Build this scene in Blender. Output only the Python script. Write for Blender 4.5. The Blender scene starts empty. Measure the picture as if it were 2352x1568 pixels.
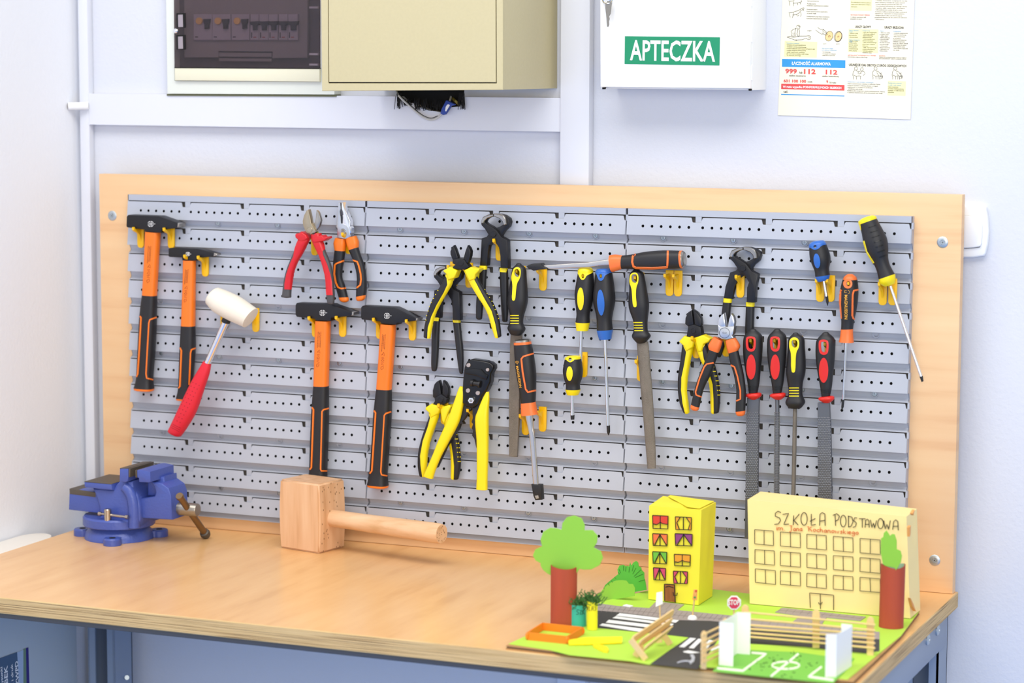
import bpy, bmesh, math, random
from mathutils import Vector, Matrix, noise
from mathutils.geometry import tessellate_polygon
from mathutils.bvhtree import BVHTree
S = bpy.context.scene
COL = S.collection
R = random.Random(7)
ZO = 1.39                       # height of the pegboard's first hole line above the floor
TT = ZO - .54                   # bench top
YB = .013                       # front of the maple back board
YW = .060                       # back wall
# ---------------------------------------------------------------- camera
CAM = Vector((2.17331, -3.51133, .254202 + ZO)); RX, RZ, RY, FPX = -.116417, -.395389, .00308349, 5522.72
fw = Vector((math.sin(RZ)*math.cos(RX), math.cos(RZ)*math.cos(RX), math.sin(RX)))
rt0 = Vector((math.cos(RZ), -math.sin(RZ), 0)); up0 = rt0.cross(fw)
rt = rt0*math.cos(RY) + up0*math.sin(RY); up = -rt0*math.sin(RY) + up0*math.cos(RY)
cd = bpy.data.cameras.new('camera'); cam = bpy.data.objects.new('camera', cd); COL.objects.link(cam)
cam.matrix_world = Matrix.Translation(CAM) @ Matrix((rt, up, -fw)).transposed().to_4x4()
cd.sensor_width = 36; cd.lens = FPX/2352*36; cd.clip_start = .05
cd.dof.use_dof = True; cd.dof.focus_distance = 3.74; cd.dof.aperture_fstop = 3.6
S.camera = cam
# ---------------------------------------------------------------- light
W = bpy.data.worlds.new('world'); S.world = W; W.use_nodes = True
bg = W.node_tree.nodes['Background']; bg.inputs[0].default_value = (.88, .945, 1, 1); bg.inputs[1].default_value = .56
def area(name, loc, aim, sx, sy, power, col):
    l = bpy.data.lights.new(name, 'AREA'); l.shape = 'RECTANGLE'; l.size = sx; l.size_y = sy; l.energy = power; l.color = col
    o = bpy.data.objects.new(name, l); COL.objects.link(o); o.location = loc
    o.rotation_euler = (Vector(aim)-Vector(loc)).to_track_quat('-Z', 'Y').to_euler(); return o
area('window_light', (3.4, -5.4, 2.1), (.6, 0, 1.0), 3.6, 1.8, 114, (1, .965, .91))
area('ceiling_light', (1.2, -1.5, 3.1), (1.2, -1.2, .5), 3.0, 1.2, 64, (1, .97, .93))
S.view_settings.view_transform = 'Standard'; S.view_settings.look = 'None'
S.view_settings.exposure = 0; S.view_settings.gamma = 1; S.view_settings.use_curve_mapping = False
S.cycles.max_bounces = 8
# ---------------------------------------------------------------- pixel -> point of the scene
def ray(x, y): return fw + rt*((x-1176)/FPX) - up*((y-784)/FPX)
def onY(x, y, Y): d = ray(x, y); return CAM + d*((Y-CAM.y)/d.y)
def onZ(x, y, Z): d = ray(x, y); return CAM + d*((Z-CAM.z)/d.z)
def onX(x, y, X): d = ray(x, y); return CAM + d*((X-CAM.x)/d.x)
def crop(ox, oy, s): return lambda pts: [(ox+p[0]/s, oy+p[1]/s) for p in pts]
# ---------------------------------------------------------------- materials
def lin(c):
    c = c/255; return c/12.92 if c <= .04045 else ((c+.055)/1.055)**2.4
def rgb(h): return tuple(lin(int(h[i:i+2], 16)) for i in (0, 2, 4)) + (1,)
MATS = {}
def mat(name, hx, rough=.5, metal=0, var=0, vscale=(8, 8, 8), bump=0, bscale=300, coat=0, dark=None, spec=.5, detail=4):
    if name in MATS: return MATS[name]
    m = bpy.data.materials.new(name); m.use_nodes = True; nt = m.node_tree; b = nt.nodes['Principled BSDF']
    c = rgb(hx); b.inputs['Base Color'].default_value = c; b.inputs['Roughness'].default_value = rough
    b.inputs['Metallic'].default_value = metal; b.inputs['Coat Weight'].default_value = coat; b.inputs['Specular IOR Level'].default_value = spec
    tc = nt.nodes.new('ShaderNodeTexCoord')
    if var:
        mp = nt.nodes.new('ShaderNodeMapping'); mp.inputs['Scale'].default_value = vscale; nt.links.new(tc.outputs['Object'], mp.inputs[0])
        n = nt.nodes.new('ShaderNodeTexNoise'); n.inputs['Scale'].default_value = 1; n.inputs['Detail'].default_value = detail; nt.links.new(mp.outputs[0], n.inputs[0])
        r = nt.nodes.new('ShaderNodeValToRGB'); d = rgb(dark) if dark else tuple(v*(1-var) for v in c[:3])+(1,)
        r.color_ramp.elements[0].position = .35; r.color_ramp.elements[1].position = .65
        r.color_ramp.elements[0].color = d; r.color_ramp.elements[1].color = c
        nt.links.new(n.outputs[0], r.inputs[0]); nt.links.new(r.outputs[0], b.inputs['Base Color'])
    if bump:
        n2 = nt.nodes.new('ShaderNodeTexNoise'); n2.inputs['Scale'].default_value = bscale; n2.inputs['Detail'].default_value = 3; nt.links.new(tc.outputs['Object'], n2.inputs[0])
        bu = nt.nodes.new('ShaderNodeBump'); bu.inputs['Strength'].default_value = bump; bu.inputs['Distance'].default_value = .002
        nt.links.new(n2.outputs[0], bu.inputs['Height']); nt.links.new(bu.outputs[0], b.inputs['Normal'])
    MATS[name] = m; return m
def layered(name, cols, scale, axis, rough=.6, wob=.02, fine=None):
    """stripes along one axis (plywood plies, end grain), disturbed by noise"""
    m = bpy.data.materials.new(name); m.use_nodes = True; nt = m.node_tree; b = nt.nodes['Principled BSDF']; b.inputs['Roughness'].default_value = rough
    tc = nt.nodes.new('ShaderNodeTexCoord'); mp = nt.nodes.new('ShaderNodeMapping'); nt.links.new(tc.outputs['Object'], mp.inputs[0])
    mp.inputs['Scale'].default_value = scale
    n = nt.nodes.new('ShaderNodeTexNoise'); n.inputs['Scale'].default_value = 1; n.inputs['Detail'].default_value = 5; nt.links.new(mp.outputs[0], n.inputs[0])
    r = nt.nodes.new('ShaderNodeValToRGB'); e = r.color_ramp.elements
    for i, (p, h) in enumerate(cols):
        if i < 2: e[i].position = p; e[i].color = rgb(h)
        else: q = e.new(p); q.color = rgb(h)
    nt.links.new(n.outputs[0], r.inputs[0]); nt.links.new(r.outputs[0], b.inputs['Base Color'])
    MATS[name] = m; return m
WALL = mat('wall_paint', 'd6d8e0', .7, bump=.25, bscale=160, var=.03, vscale=(3, 3, 3))
TRIM = mat('white_trim_paint', 'dcdee6', .45)
MAPLE = layered('maple_board', [(.28, 'dbaa7c'), (.45, 'e6bc8d'), (.7, 'eac496')], (2.5, 1, 38), 0, .42)
BENCH = layered('birch_bench_top', [(.28, 'dca96e'), (.44, 'e6b479'), (.70, 'ecbc82')], (30, 5, 5), 0, .26)
PLY = layered('plywood_edge', [(.37, '553a1c'), (.425, 'b08a54'), (.50, 'dcbc86'), (.62, 'cba870')], (5, 5, 1300), 2, .7)
PEG = mat('grey_plastic', 'b1b5c0', .36)
CAVITY = mat('dark_cavity', '0e0d0c', .9); SLOT_SHADE = mat('slot_shadow_plastic', '4d4741', .8); WALL2 = mat('left_wall_paint', 'eff1f7', .7, bump=.25, bscale=160)
BLACK = mat('black_plastic', '1b1a1c', .42)
RUB = mat('black_rubber', '1d1c1f', .5, bump=.05, bscale=900)
STEELB = mat('blackened_steel', '232225', .36, .35)
ORA = mat('orange_plastic', 'f27a1c', .38)
ORA2 = mat('soft_orange_plastic', 'ee7434', .4)
YEL = mat('yellow_plastic', 'f3dc10', .35)
HOOK = mat('amber_yellow_plastic', 'f2bd08', .3)
RED = mat('red_plastic', 'd01c26', .35)
RED2 = mat('bright_red_plastic', 'dc2a22', .35)
BLU = mat('blue_plastic', '2f68bd', .35)
CHR = mat('chrome_steel', 'f0f0f2', .16, 1)
STEEL = mat('bare_steel', 'b4aea6', .3, 1, var=.15, vscale=(60, 60, 60))
ZINC = mat('zinc_screw', 'bcc4c8', .4, .85)
FILE = mat('file_steel', '8c857c', .5, .75, var=.2, vscale=(90, 90, 40), bump=.6, bscale=1400)
RASP = mat('rasp_steel', '6d6f75', .45, .7)
GREYRUB = mat('grey_rubber', '4b4a4d', .5)
WHITE = mat('white_paint', 'f2f2f2', .5)
BEIGE = mat('beige_enamel', 'c3b78f', .45, var=.03, vscale=(200, 200, 200))
IVORY = mat('ivory_plastic', 'd9dcc8', .5)
GOLD = mat('gold_print', 'e9a93a', .4)
INK = mat('black_ink', '16161a', .7)
GREYST = mat('grey_powder_steel', '8d98a8', .42)
DGREY = mat('dark_grey_steel', '4b4b4e', .5)
# ---------------------------------------------------------------- objects
def link(name, me, m, parent=None):
    if m is not None and not me.materials: me.materials.append(m)
    o = bpy.data.objects.new(name, me); COL.objects.link(o)
    if parent is not None:
        o.parent = parent; o.matrix_parent_inverse = Matrix.Translation(parent.location).inverted() if parent.parent is None else Matrix.Identity(4)
        if parent.parent is not None: o.matrix_parent_inverse = (Matrix.Translation(parent.parent.location) @ parent.matrix_parent_inverse @ Matrix.Translation(parent.location)).inverted()
    return o
def thing(name, label, cat, loc, group=None):
    o = bpy.data.objects.new(name, None); o.empty_display_size = .02; COL.objects.link(o); o.location = loc
    o['label'] = label; o['category'] = cat
    if group: o['group'] = group
    return o
def tag(o, label, cat, group=None):
    o['label'] = label; o['category'] = cat
    if group: o['group'] = group
    return o
def struct(o): o['kind'] = 'structure'; return o
def stuff(o): o['kind'] = 'stuff'; return o
def finish(bm, smooth=35):
    bmesh.ops.recalc_face_normals(bm, faces=bm.faces[:])
    me = bpy.data.meshes.new('m'); bm.to_mesh(me); bm.free()
    if smooth:
        for p in me.polygons: p.use_smooth = True
        me.set_sharp_from_angle(angle=math.radians(smooth))
    return me
def box_bm(bm, a, b):
    a = Vector(a); b = Vector(b); c = (a+b)/2; s = b-a
    r = bmesh.ops.create_cube(bm, size=1, matrix=Matrix.Translation(c) @ Matrix.Diagonal((abs(s.x), abs(s.y), abs(s.z), 1)))
    return r['verts']
def box(name, a, b, m, parent=None, bev=0, seg=2, rz=0, piv=None):
    bm = bmesh.new(); v = box_bm(bm, a, b)
    if bev: bmesh.ops.bevel(bm, geom=bm.edges[:], offset=bev, segments=seg, affect='EDGES', profile=.5)
    if rz: bmesh.ops.rotate(bm, verts=bm.verts[:], cent=Vector(piv), matrix=Matrix.Rotation(rz, 3, 'Z'))
    return link(name, finish(bm), m, parent)
def prism(pts, vec, bev=0, seg=2, bothbev=False):
    """planar outline (3-D points) pushed along vec; front edge (and back) bevelled"""
    bm = bmesh.new(); f = bm.faces.new([bm.verts.new(p) for p in pts])
    r = bmesh.ops.extrude_face_region(bm, geom=[f]); nv = [g for g in r['geom'] if isinstance(g, bmesh.types.BMVert)]
    bmesh.ops.translate(bm, verts=nv, vec=vec)
    bm.verts.index_update(); bm.normal_update()
    if bev:
        ed = [e for e in f.edges]
        if bothbev: ed += [e for e in bm.edges if all(v in nv for v in e.verts)]
        bmesh.ops.bevel(bm, geom=list(set(ed)), offset=bev, segments=seg, affect='EDGES', profile=.5, clamp_overlap=True)
    return bm
def plate(name, px, yf, yb, m, parent=None, bev=.0012, seg=2, smooth=35):
    P = [onY(x, y, yf) for x, y in px]
    return link(name, finish(prism(P, Vector((0, yb-yf, 0)), bev, seg), smooth), m, parent)
def slab(name, px, z0, z1, m, parent=None, bev=0):
    P = [onZ(x, y, z1) for x, y in px]
    return link(name, finish(prism(P, Vector((0, 0, z0-z1)), bev)), m, parent)
def catmull(a, n):
    out = []
    for i in range(len(a)-1):
        p0 = a[max(i-1, 0)]; p1 = a[i]; p2 = a[i+1]; p3 = a[min(i+2, len(a)-1)]
        for k in range(n):
            t = k/n
            out.append(tuple(.5*((2*q1)+(-q0+q2)*t+(2*q0-5*q1+4*q2-q3)*t*t+(-q0+3*q1-3*q2+q3)*t**3) for q0, q1, q2, q3 in zip(p0, p1, p2, p3)))
    out.append(tuple(a[-1])); return out
def sections(sec, Y, k):
    out = []
    for (l, r) in sec:
        L = onY(l[0], l[1], Y); Q = onY(r[0], r[1], Y); c = (L+Q)/2; h = (Q-L)/2
        v = c-CAM; n = h.normalized(); t = v.dot(n)/v.y
        w = h.length/math.sqrt(1+k*k*t*t); out.append((c.x, c.y, c.z, n.x, n.z, w, w*k))
    return out
def ring_mesh(S7, e=2.0, c0=0, c1=0, grow=0, seg=20, kd0=1, kd1=1):
    rings = []
    def add(s, sc=1, off=None):
        c = Vector(s[:3]) + (off or Vector()); n = Vector((s[3], 0, s[4])).normalized(); w = max(s[5]+grow, .0002)*sc; h = max(s[6]+grow, .0002)*sc
        q = []
        for i in range(seg):
            a = 2*math.pi*i/seg; ca, sa = math.cos(a), math.sin(a)
            q.append(c + n*(w*math.copysign(abs(ca)**(2/e), ca)) + Vector((0, -h*math.copysign(abs(sa)**(2/e), sa), 0)))
        rings.append(q)
    d0 = (Vector(S7[0][:3])-Vector(S7[1][:3])).normalized(); d1 = (Vector(S7[-1][:3])-Vector(S7[-2][:3])).normalized()
    if c0:
        for t in (.95, .8, .5): add(S7[0], math.sqrt(1-t*t), d0*(S7[0][5]*c0*t))
    for s in S7: add(s)
    if c1:
        for t in (.5, .8, .95): add(S7[-1], math.sqrt(1-t*t), d1*(S7[-1][5]*c1*t))
    bm = bmesh.new(); V = [[bm.verts.new(p) for p in q] for q in rings]
    for a, b in zip(V, V[1:]):
        for i in range(seg): bm.faces.new((a[i], a[(i+1) % seg], b[(i+1) % seg], b[i]))
    bm.faces.new(V[0][::-1]); bm.faces.new(V[-1])
    return bm
class Loft: pass
def loft(name, sec, Y, m, parent, k=.8, e=2.4, c0=0, c1=0, sub=3, seg=20, smooth=40):
    """handle-like body: pairs of opposite outline points along its length"""
    s = sections(sec, Y, k)
    if sub > 1: s = catmull(s, sub)
    o = link(name, finish(ring_mesh(s, e, c0, c1, 0, seg), smooth), m, parent)
    L = Loft(); L.o = o; L.s = s; L.e = e; L.c0 = c0; L.c1 = c1; L.seg = seg; L.Y = Y; L.h = max(q[6] for q in s); L._bvh = None
    return L
def mod_bool(o, cutter, op):
    md = o.modifiers.new('b', 'BOOLEAN'); md.operation = op; md.object = cutter; md.solver = 'EXACT'
    dg = bpy.context.evaluated_depsgraph_get(); me = bpy.data.meshes.new_from_object(o.evaluated_get(dg))
    o.modifiers.clear(); old = o.data; o.data = me; bpy.data.meshes.remove(old)
    cm = cutter.data; bpy.data.objects.remove(cutter); bpy.data.meshes.remove(cm)
    for p in me.polygons: p.use_smooth = True
    me.set_sharp_from_angle(angle=math.radians(40))
def ray_prism(px, y0, y1):
    bm = bmesh.new(); a = [bm.verts.new(onY(x, y, y0)) for x, y in px]; b = [bm.verts.new(onY(x, y, y1)) for x, y in px]
    n = len(a); bm.faces.new(a); bm.faces.new(b[::-1])
    for i in range(n): bm.faces.new((a[i], b[i], b[(i+1) % n], a[(i+1) % n]))
    bmesh.ops.triangulate(bm, faces=[f for f in bm.faces if len(f.verts) > 4])
    bmesh.ops.recalc_face_normals(bm, faces=bm.faces[:])
    me = bpy.data.meshes.new('c'); bm.to_mesh(me); bm.free(); o = bpy.data.objects.new('c', me); COL.objects.link(o); return o
def patch_bm(px, holes, emax):
    """outline (with holes) in pixels -> dense triangle mesh in pixel space"""
    loops = [[Vector((x, y, 0)) for x, y in l] for l in [px]+holes]; bm = bmesh.new(); v = [bm.verts.new(q) for l in loops for q in l]
    for t in tessellate_polygon(loops):
        try: bm.faces.new([v[i] for i in t])
        except ValueError: pass
    for _ in range(6):
        ed = [e for e in bm.edges if e.calc_length() > emax]
        if not ed: break
        bmesh.ops.subdivide_edges(bm, edges=ed, cuts=1); bmesh.ops.triangulate(bm, faces=bm.faces[:])
    return bm
def inlay(name, L, px, m, parent=None, grow=.0005, hole=None, emax=4.5):
    """coloured second-shot plastic lying slightly proud on a handle's surface"""
    grow += .0003; bm = patch_bm(list(px), [list(hole)] if hole else [], emax); T = bvh_of(L); N = {}
    for v in bm.verts:
        d = ray(v.co.x, v.co.y).normalized(); h = T.ray_cast(CAM, d)
        if h[0] is None:                    # outline just off the silhouette: snap onto it
            for rr in (1, 2, 3, 4.5, 6, 8, 11, 15):
                c_ = [T.ray_cast(CAM, ray(v.co.x+rr*math.cos(a*.393), v.co.y+rr*math.sin(a*.393)).normalized()) for a in range(16)]
                c_ = [w for w in c_ if w[0] is not None]
                if c_: h = c_[len(c_)//2]; break
            if h[0] is None: h = T.find_nearest(onY(v.co.x, v.co.y, L.Y))
        N[v] = h[1]; v.co = h[0]+h[1]*grow
    bd = [e for e in bm.edges if len(e.link_faces) == 1]; nrm = {v: N[v] for e in bd for v in e.verts}
    bm.normal_update(); s = sum((f.normal.dot(N[f.verts[0]]) for f in bm.faces))
    if s < 0: bmesh.ops.reverse_faces(bm, faces=bm.faces[:])
    low = {v: bm.verts.new(v.co-n*(grow+.0008)) for v, n in nrm.items()}
    for e in bd:
        a, b = e.verts; bm.faces.new((a, b, low[b], low[a]))
    return link(name, finish(bm, 50), m, parent or L.o.parent)
def pierce(L, px): bvh_of(L); mod_bool(L.o, ray_prism(px, L.Y-L.h-.03, L.Y+L.h+.03), 'DIFFERENCE')
def bvh_of(L):
    if L._bvh is None:
        me = L.o.data; L._bvh = BVHTree.FromPolygons([v.co.copy() for v in me.vertices], [tuple(p.vertices) for p in me.polygons])
    return L._bvh
def hit(L, x, y):
    d = ray(x, y).normalized(); h = bvh_of(L).ray_cast(CAM, d)
    if h[0] is None:                        # just off the silhouette: nearest point on it
        for rr in (1, 2, 3, 4.5, 6):
            for a in range(12):
                h = bvh_of(L).ray_cast(CAM, ray(x+rr*math.cos(a*.5236), y+rr*math.sin(a*.5236)).normalized())
                if h[0] is not None: return h[0], h[1]
        return None
    return h[0], h[1]
def strip(bm, cl, wd, fn, off, closed=False):
    """raised ribbon along a pixel polyline; fn(x, y) -> (point, normal) on the carrying surface"""
    pts = []
    for i in range(len(cl)-1):
        n = max(1, int(math.hypot(cl[i+1][0]-cl[i][0], cl[i+1][1]-cl[i][1])/4))
        pts += [(cl[i][0]+(cl[i+1][0]-cl[i][0])*j/n, cl[i][1]+(cl[i+1][1]-cl[i][1])*j/n) for j in range(n)]
    pts.append(cl[-1]); prev = None
    for i, p in enumerate(pts):
        q0 = pts[max(i-1, 0)]; q1 = pts[min(i+1, len(pts)-1)]; tx, ty = q1[0]-q0[0], q1[1]-q0[1]; l = math.hypot(tx, ty) or 1
        nx, ny = -ty/l*wd/2, tx/l*wd/2; row = []
        for (x, y, up_) in ((p[0]+nx, p[1]+ny, -.3), (p[0]+nx*.8, p[1]+ny*.8, 1), (p[0]-nx*.8, p[1]-ny*.8, 1), (p[0]-nx, p[1]-ny, -.3)):
            h = fn(x, y)
            if h is None: row = None; break
            row.append(h[0]+h[1]*off*up_)
        if row is None: prev = None; continue
        row = [bm.verts.new(v) for v in row]
        if prev:
            for a in range(3): bm.faces.new((prev[a], prev[a+1], row[a+1], row[a]))
        prev = row
def line_on(name, L, lines, wd, m, parent=None, off=.0006):
    bm = bmesh.new()
    for cl in lines: strip(bm, cl, wd, lambda x, y: hit(L, x, y), off)
    return link(name, finish(bm, 0), m, parent or L.o.parent)
def lines_flat(name, lines, wd, fn, m, parent, off=.0004):
    bm = bmesh.new()
    for cl in lines: strip(bm, cl, wd, fn, off)
    return link(name, finish(bm, 0), m, parent)
def fY(Y): return lambda x, y: (onY(x, y, Y), Vector((0, -1, 0)))
def fZ(Z): return lambda x, y: (onZ(x, y, Z), Vector((0, 0, 1)))
def lathe_bm(bm, o, ax, prof, seg=20):
    ax = Vector(ax).normalized(); u = ax.orthogonal().normalized(); v = ax.cross(u); rings = []
    for (d, r) in prof: rings.append([bm.verts.new(Vector(o)+ax*d+(u*math.cos(2*math.pi*i/seg)+v*math.sin(2*math.pi*i/seg))*max(r, 1e-5)) for i in range(seg)])
    for a, b in zip(rings, rings[1:]):
        for i in range(seg): bm.faces.new((a[i], a[(i+1) % seg], b[(i+1) % seg], b[i]))
    bm.faces.new(rings[0][::-1]); bm.faces.new(rings[-1])
def lathe(name, o, ax, prof, m, parent=None, seg=20, smooth=35):
    bm = bmesh.new(); lathe_bm(bm, o, ax, prof, seg); return link(name, finish(bm, smooth), m, parent)
def tube_bm(bm, pts, r, seg=8):
    pts = [Vector(p) for p in pts]; rings = []; u = None
    for i, p in enumerate(pts):
        t = (pts[min(i+1, len(pts)-1)]-pts[max(i-1, 0)]).normalized()
        u = t.orthogonal().normalized() if u is None else (u-t*u.dot(t)).normalized(); v = t.cross(u); rr = r[i] if isinstance(r, (list, tuple)) else r
        rings.append([bm.verts.new(p+(u*math.cos(2*math.pi*j/seg)+v*math.sin(2*math.pi*j/seg))*rr) for j in range(seg)])
    for a, b in zip(rings, rings[1:]):
        for j in range(seg): bm.faces.new((a[j], a[(j+1) % seg], b[(j+1) % seg], b[j]))
    bm.faces.new(rings[0][::-1]); bm.faces.new(rings[-1])
def tube(name, pts, r, m, parent=None, seg=8):
    bm = bmesh.new(); tube_bm(bm, pts, r, seg); return link(name, finish(bm), m, parent)
def disc(name, x, y, rpx, yf, yb, m, parent, ry=None, seg=20, bev=.0004):
    return plate(name, [(x+rpx*math.cos(2*math.pi*i/seg), y+(ry or rpx)*math.sin(2*math.pi*i/seg)) for i in range(seg)], yf, yb, m, parent, bev, 1)
def chaikin(P, n=2):
    for _ in range(n):
        P = [q for i in range(len(P)) for q in ((P[i][0]*.75+P[(i+1) % len(P)][0]*.25, P[i][1]*.75+P[(i+1) % len(P)][1]*.25), (P[i][0]*.25+P[(i+1) % len(P)][0]*.75, P[i][1]*.25+P[(i+1) % len(P)][1]*.75))]
    return P
def ell(x, y, rx, ry, rot=0, n=24):
    c, s = math.cos(rot), math.sin(rot)
    return [(x+rx*math.cos(2*math.pi*i/n)*c-ry*math.sin(2*math.pi*i/n)*s, y+rx*math.cos(2*math.pi*i/n)*s+ry*math.sin(2*math.pi*i/n)*c) for i in range(n)]
def text_mesh(body, bold=0, res=2):
    c = bpy.data.curves.new('t', 'FONT'); c.body = body; c.size = 1; c.resolution_u = res; c.extrude = 0; c.offset = bold
    o = bpy.data.objects.new('t', c); me = bpy.data.meshes.new_from_object(o); bpy.data.objects.remove(o); bpy.data.curves.remove(c); return me
def text_bm(bm, body, A, B, upv, cap, bold=0, nrm=None, lift=.0003):
    """lettering whose baseline runs A -> B, capital height cap along upv"""
    me = text_mesh(body, bold)
    if not me.vertices: return
    x0 = min(v.co.x for v in me.vertices); x1 = max(v.co.x for v in me.vertices)
    ux = (B-A)/(x1-x0); uy = upv.normalized()*(cap/.70); n = nrm if nrm is not None else (B-A).cross(upv).normalized()
    vs = [bm.verts.new(A+ux*(v.co.x-x0)+uy*v.co.y+n*lift) for v in me.vertices]
    for p in me.polygons:
        try: bm.faces.new([vs[i] for i in p.vertices])
        except ValueError: pass
    bpy.data.meshes.remove(me)
def txt(name, body, A, B, upv, cap, m, parent, bold=0, lift=.0003):
    bm = bmesh.new(); text_bm(bm, body, A, B, upv, cap, bold, None, lift)
    me = bpy.data.meshes.new('m'); bm.to_mesh(me); bm.free(); return link(name, me, m, parent)
# ================================================================ the room
FX0, FX1, FY0 = -.130, 3.4, -6.0
struct(box('floor', (FX0-.1, FY0, -.05), (FX1, YW+.1, 0), mat('blue_linoleum', '5c9cf0', .5)))  # floor is out of view; its blue is chosen to bounce cool fill under the bench
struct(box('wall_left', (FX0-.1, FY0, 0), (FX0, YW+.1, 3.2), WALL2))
# back wall with the torn opening under the beige cabinet
OP = [(907, 205), (918, 232), (938, 240), (950, 236), (958, 243), (972, 248), (985, 254), (1003, 256), (1012, 258), (1030, 247), (1058, 244), (1066, 214), (1068, 190), (900, 190)]
def hole_plate(y0, y1, outer, hole):
    bm = bmesh.new(); outer = [Vector((p[0], y0, p[1])) for p in outer]; hole = [Vector((p[0], y0, p[1])) for p in hole]
    allp = outer+hole; v = [bm.verts.new(p) for p in allp]
    for t in tessellate_polygon([outer, hole]): bm.faces.new([v[i] for i in t])
    w = [bm.verts.new(p+Vector((0, y1-y0, 0))) for p in allp]
    for base, n in ((0, len(outer)), (len(outer), len(hole))):
        for i in range(n): bm.faces.new((v[base+i], v[base+(i+1) % n], w[base+(i+1) % n], w[base+i]))
    return finish(bm, 0)
opw = [onY(x, y, YW) for x, y in OP]
struct(link('wall_back', hole_plate(YW, YW+.08, [(FX0, 0), (FX1, 0), (FX1, 3.2), (FX0, 3.2)], [(p.x, p.z) for p in opw]), WALL))
struct(box('wall_back_core', (FX0, YW+.08, 0), (FX1, YW+.1, 3.2), CAVITY)).name = 'wall_behind_opening'  # coloured near-black to stand for the dark inside the opening
YD = YW-.017
struct(link('trim_4', finish(prism([onY(x, y, YW+.004) for x, y in OP], Vector((0, .02, 0))), 0), CAVITY))  # black sheet filling the opening, painted in for the shade inside it
# cable ducts
def P2(x, y, Y=YD): p = onY(x, y, Y); return p
d0 = P2(183, 300); d1 = P2(205, 300)
o = struct(box('trim_1', (d0.x, YD, .0), (d1.x, YW-.0005, 3.2), TRIM, bev=.002))
h0 = P2(206, 286); h1 = P2(1288, 224)
oph = [onY(x, y, YD) for x, y in [(918, 228), (938, 240), (950, 236), (958, 243), (972, 248), (985, 254), (1003, 256), (1012, 258), (1030, 247), (1058, 244), (1062, 228)]]
ztop = h1.z-.0006
outl = [Vector((d1.x, YD, h0.z)), Vector((P2(1288, 298).x, YD, h0.z)), Vector((P2(1288, 298).x, YD, ztop)), Vector((oph[-1].x, YD, ztop))] + oph[-2:0:-1] + [Vector((oph[0].x, YD, ztop)), Vector((d1.x, YD, ztop))]
struct(link('trim_2', finish(prism(outl, Vector((0, YW-.0005-YD, 0)), 0), 30), TRIM))
v0 = P2(1288, 300); v1 = P2(1355, 300)
struct(box('trim_3', (v0.x, YD-.004, 0), (v1.x, YW-.0005, 3.2), TRIM, bev=.002))
# black bristle shreds around the opening
bm = bmesh.new()
for i in range(90):
    x = R.uniform(925, 1030); top = R.uniform(225, 240); base = 240 if x < 955 else 250
    a = onY(x, top, YD-.001-R.random()*.004); b = onY(x+R.uniform(-4, 5), base+R.uniform(-5, 5), YD-.002-R.random()*.004); tube_bm(bm, [a, (a+b)/2+Vector((R.uniform(-.002, .002), -.002, 0)), b], .0006, 4)
for cx_, n_ in ((915, 16), (1060, 22)):
    for i in range(n_):
        x = cx_+R.uniform(-7, 7); a = onY(x, 212+R.random()*12, YD-.003); b = onY(x+R.uniform(-5, 5), 240+R.random()*12, YD-.005); tube_bm(bm, [a, b], .0005, 4)
shr = link('duct_bristle', finish(bm), CAVITY); tag(shr, 'black ragged bristle fringe around the torn opening under the beige cabinet', 'bristle'); stuff(shr)
# cable with blue tag
cb = thing('cable', 'thin grey-white cable looping out of the torn opening below the beige cabinet', 'cable', onY(990, 265, YD-.01))
cp = [(908, 205, YW+.01), (918, 222, YD-.006), (940, 243, YD-.006), (962, 262, YD-.006), (978, 272, YD-.006), (992, 275, YD-.006), (1005, 270, YD-.006), (1018, 258, YD-.006), (1030, 238, YD-.004), (1036, 222, YW+.005), (1037, 205, YW+.03)]
cpp = catmull([tuple(onY(*c)) for c in cp], 4)
tube('cable_sheath', cpp, .0017, mat('grey_cable', 'c9c8c4', .5), cb)
tube('cable_wire', catmull([tuple(onY(x, y-4, Y-.003)) for x, y, Y in cp[1:7]], 3), .0006, CAVITY, cb)
bl = crop(880, 190, 9.8)
plate('blue_tag', bl([(1415, 395), (1500, 430), (1520, 450), (1600, 480), (1590, 505), (1515, 520), (1430, 650), (1390, 710), (1340, 725), (1285, 690), (1310, 590)]), YD-.013, YD-.006, mat('blue_tape', '24449c', .5), cb, .001)
plate('white_patch', bl([(1410, 540), (1440, 490), (1480, 485), (1500, 510), (1450, 590), (1415, 648), (1395, 630)]), YD-.0137, YD-.013, WHITE, cb, 0)
gb = tag(tube('wire', [onY(1035, 222, YW+.02), onY(1047, 233, YD-.002), onY(1057, 242, YD+.002)], .0022, mat('yellow_green_wire', '8a7c1e', .5)), 'yellow-green earth wire in the torn opening, right of the blue tag', 'wire')
# short white pipe stub through the corner duct
st = thing('pipe_stub', 'short white pipe stub sticking out at the left corner duct', 'pipe', onY(180, 246, YD-.02))
bm = bmesh.new(); a = onY(203, 243, YD-.004); b = onY(157, 244, YD-.02); lathe_bm(bm, b, a-b, [(0, .006), (.001, .0066), ((a-b).length, .0066)], 14); link('tube', finish(bm), WHITE, st)
lathe('open_end', b-(a-b).normalized()*.0004, a-b, [(0, .0048), (.0006, .0048)], mat('rust', '6f5a44', .8), st, 14)
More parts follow.
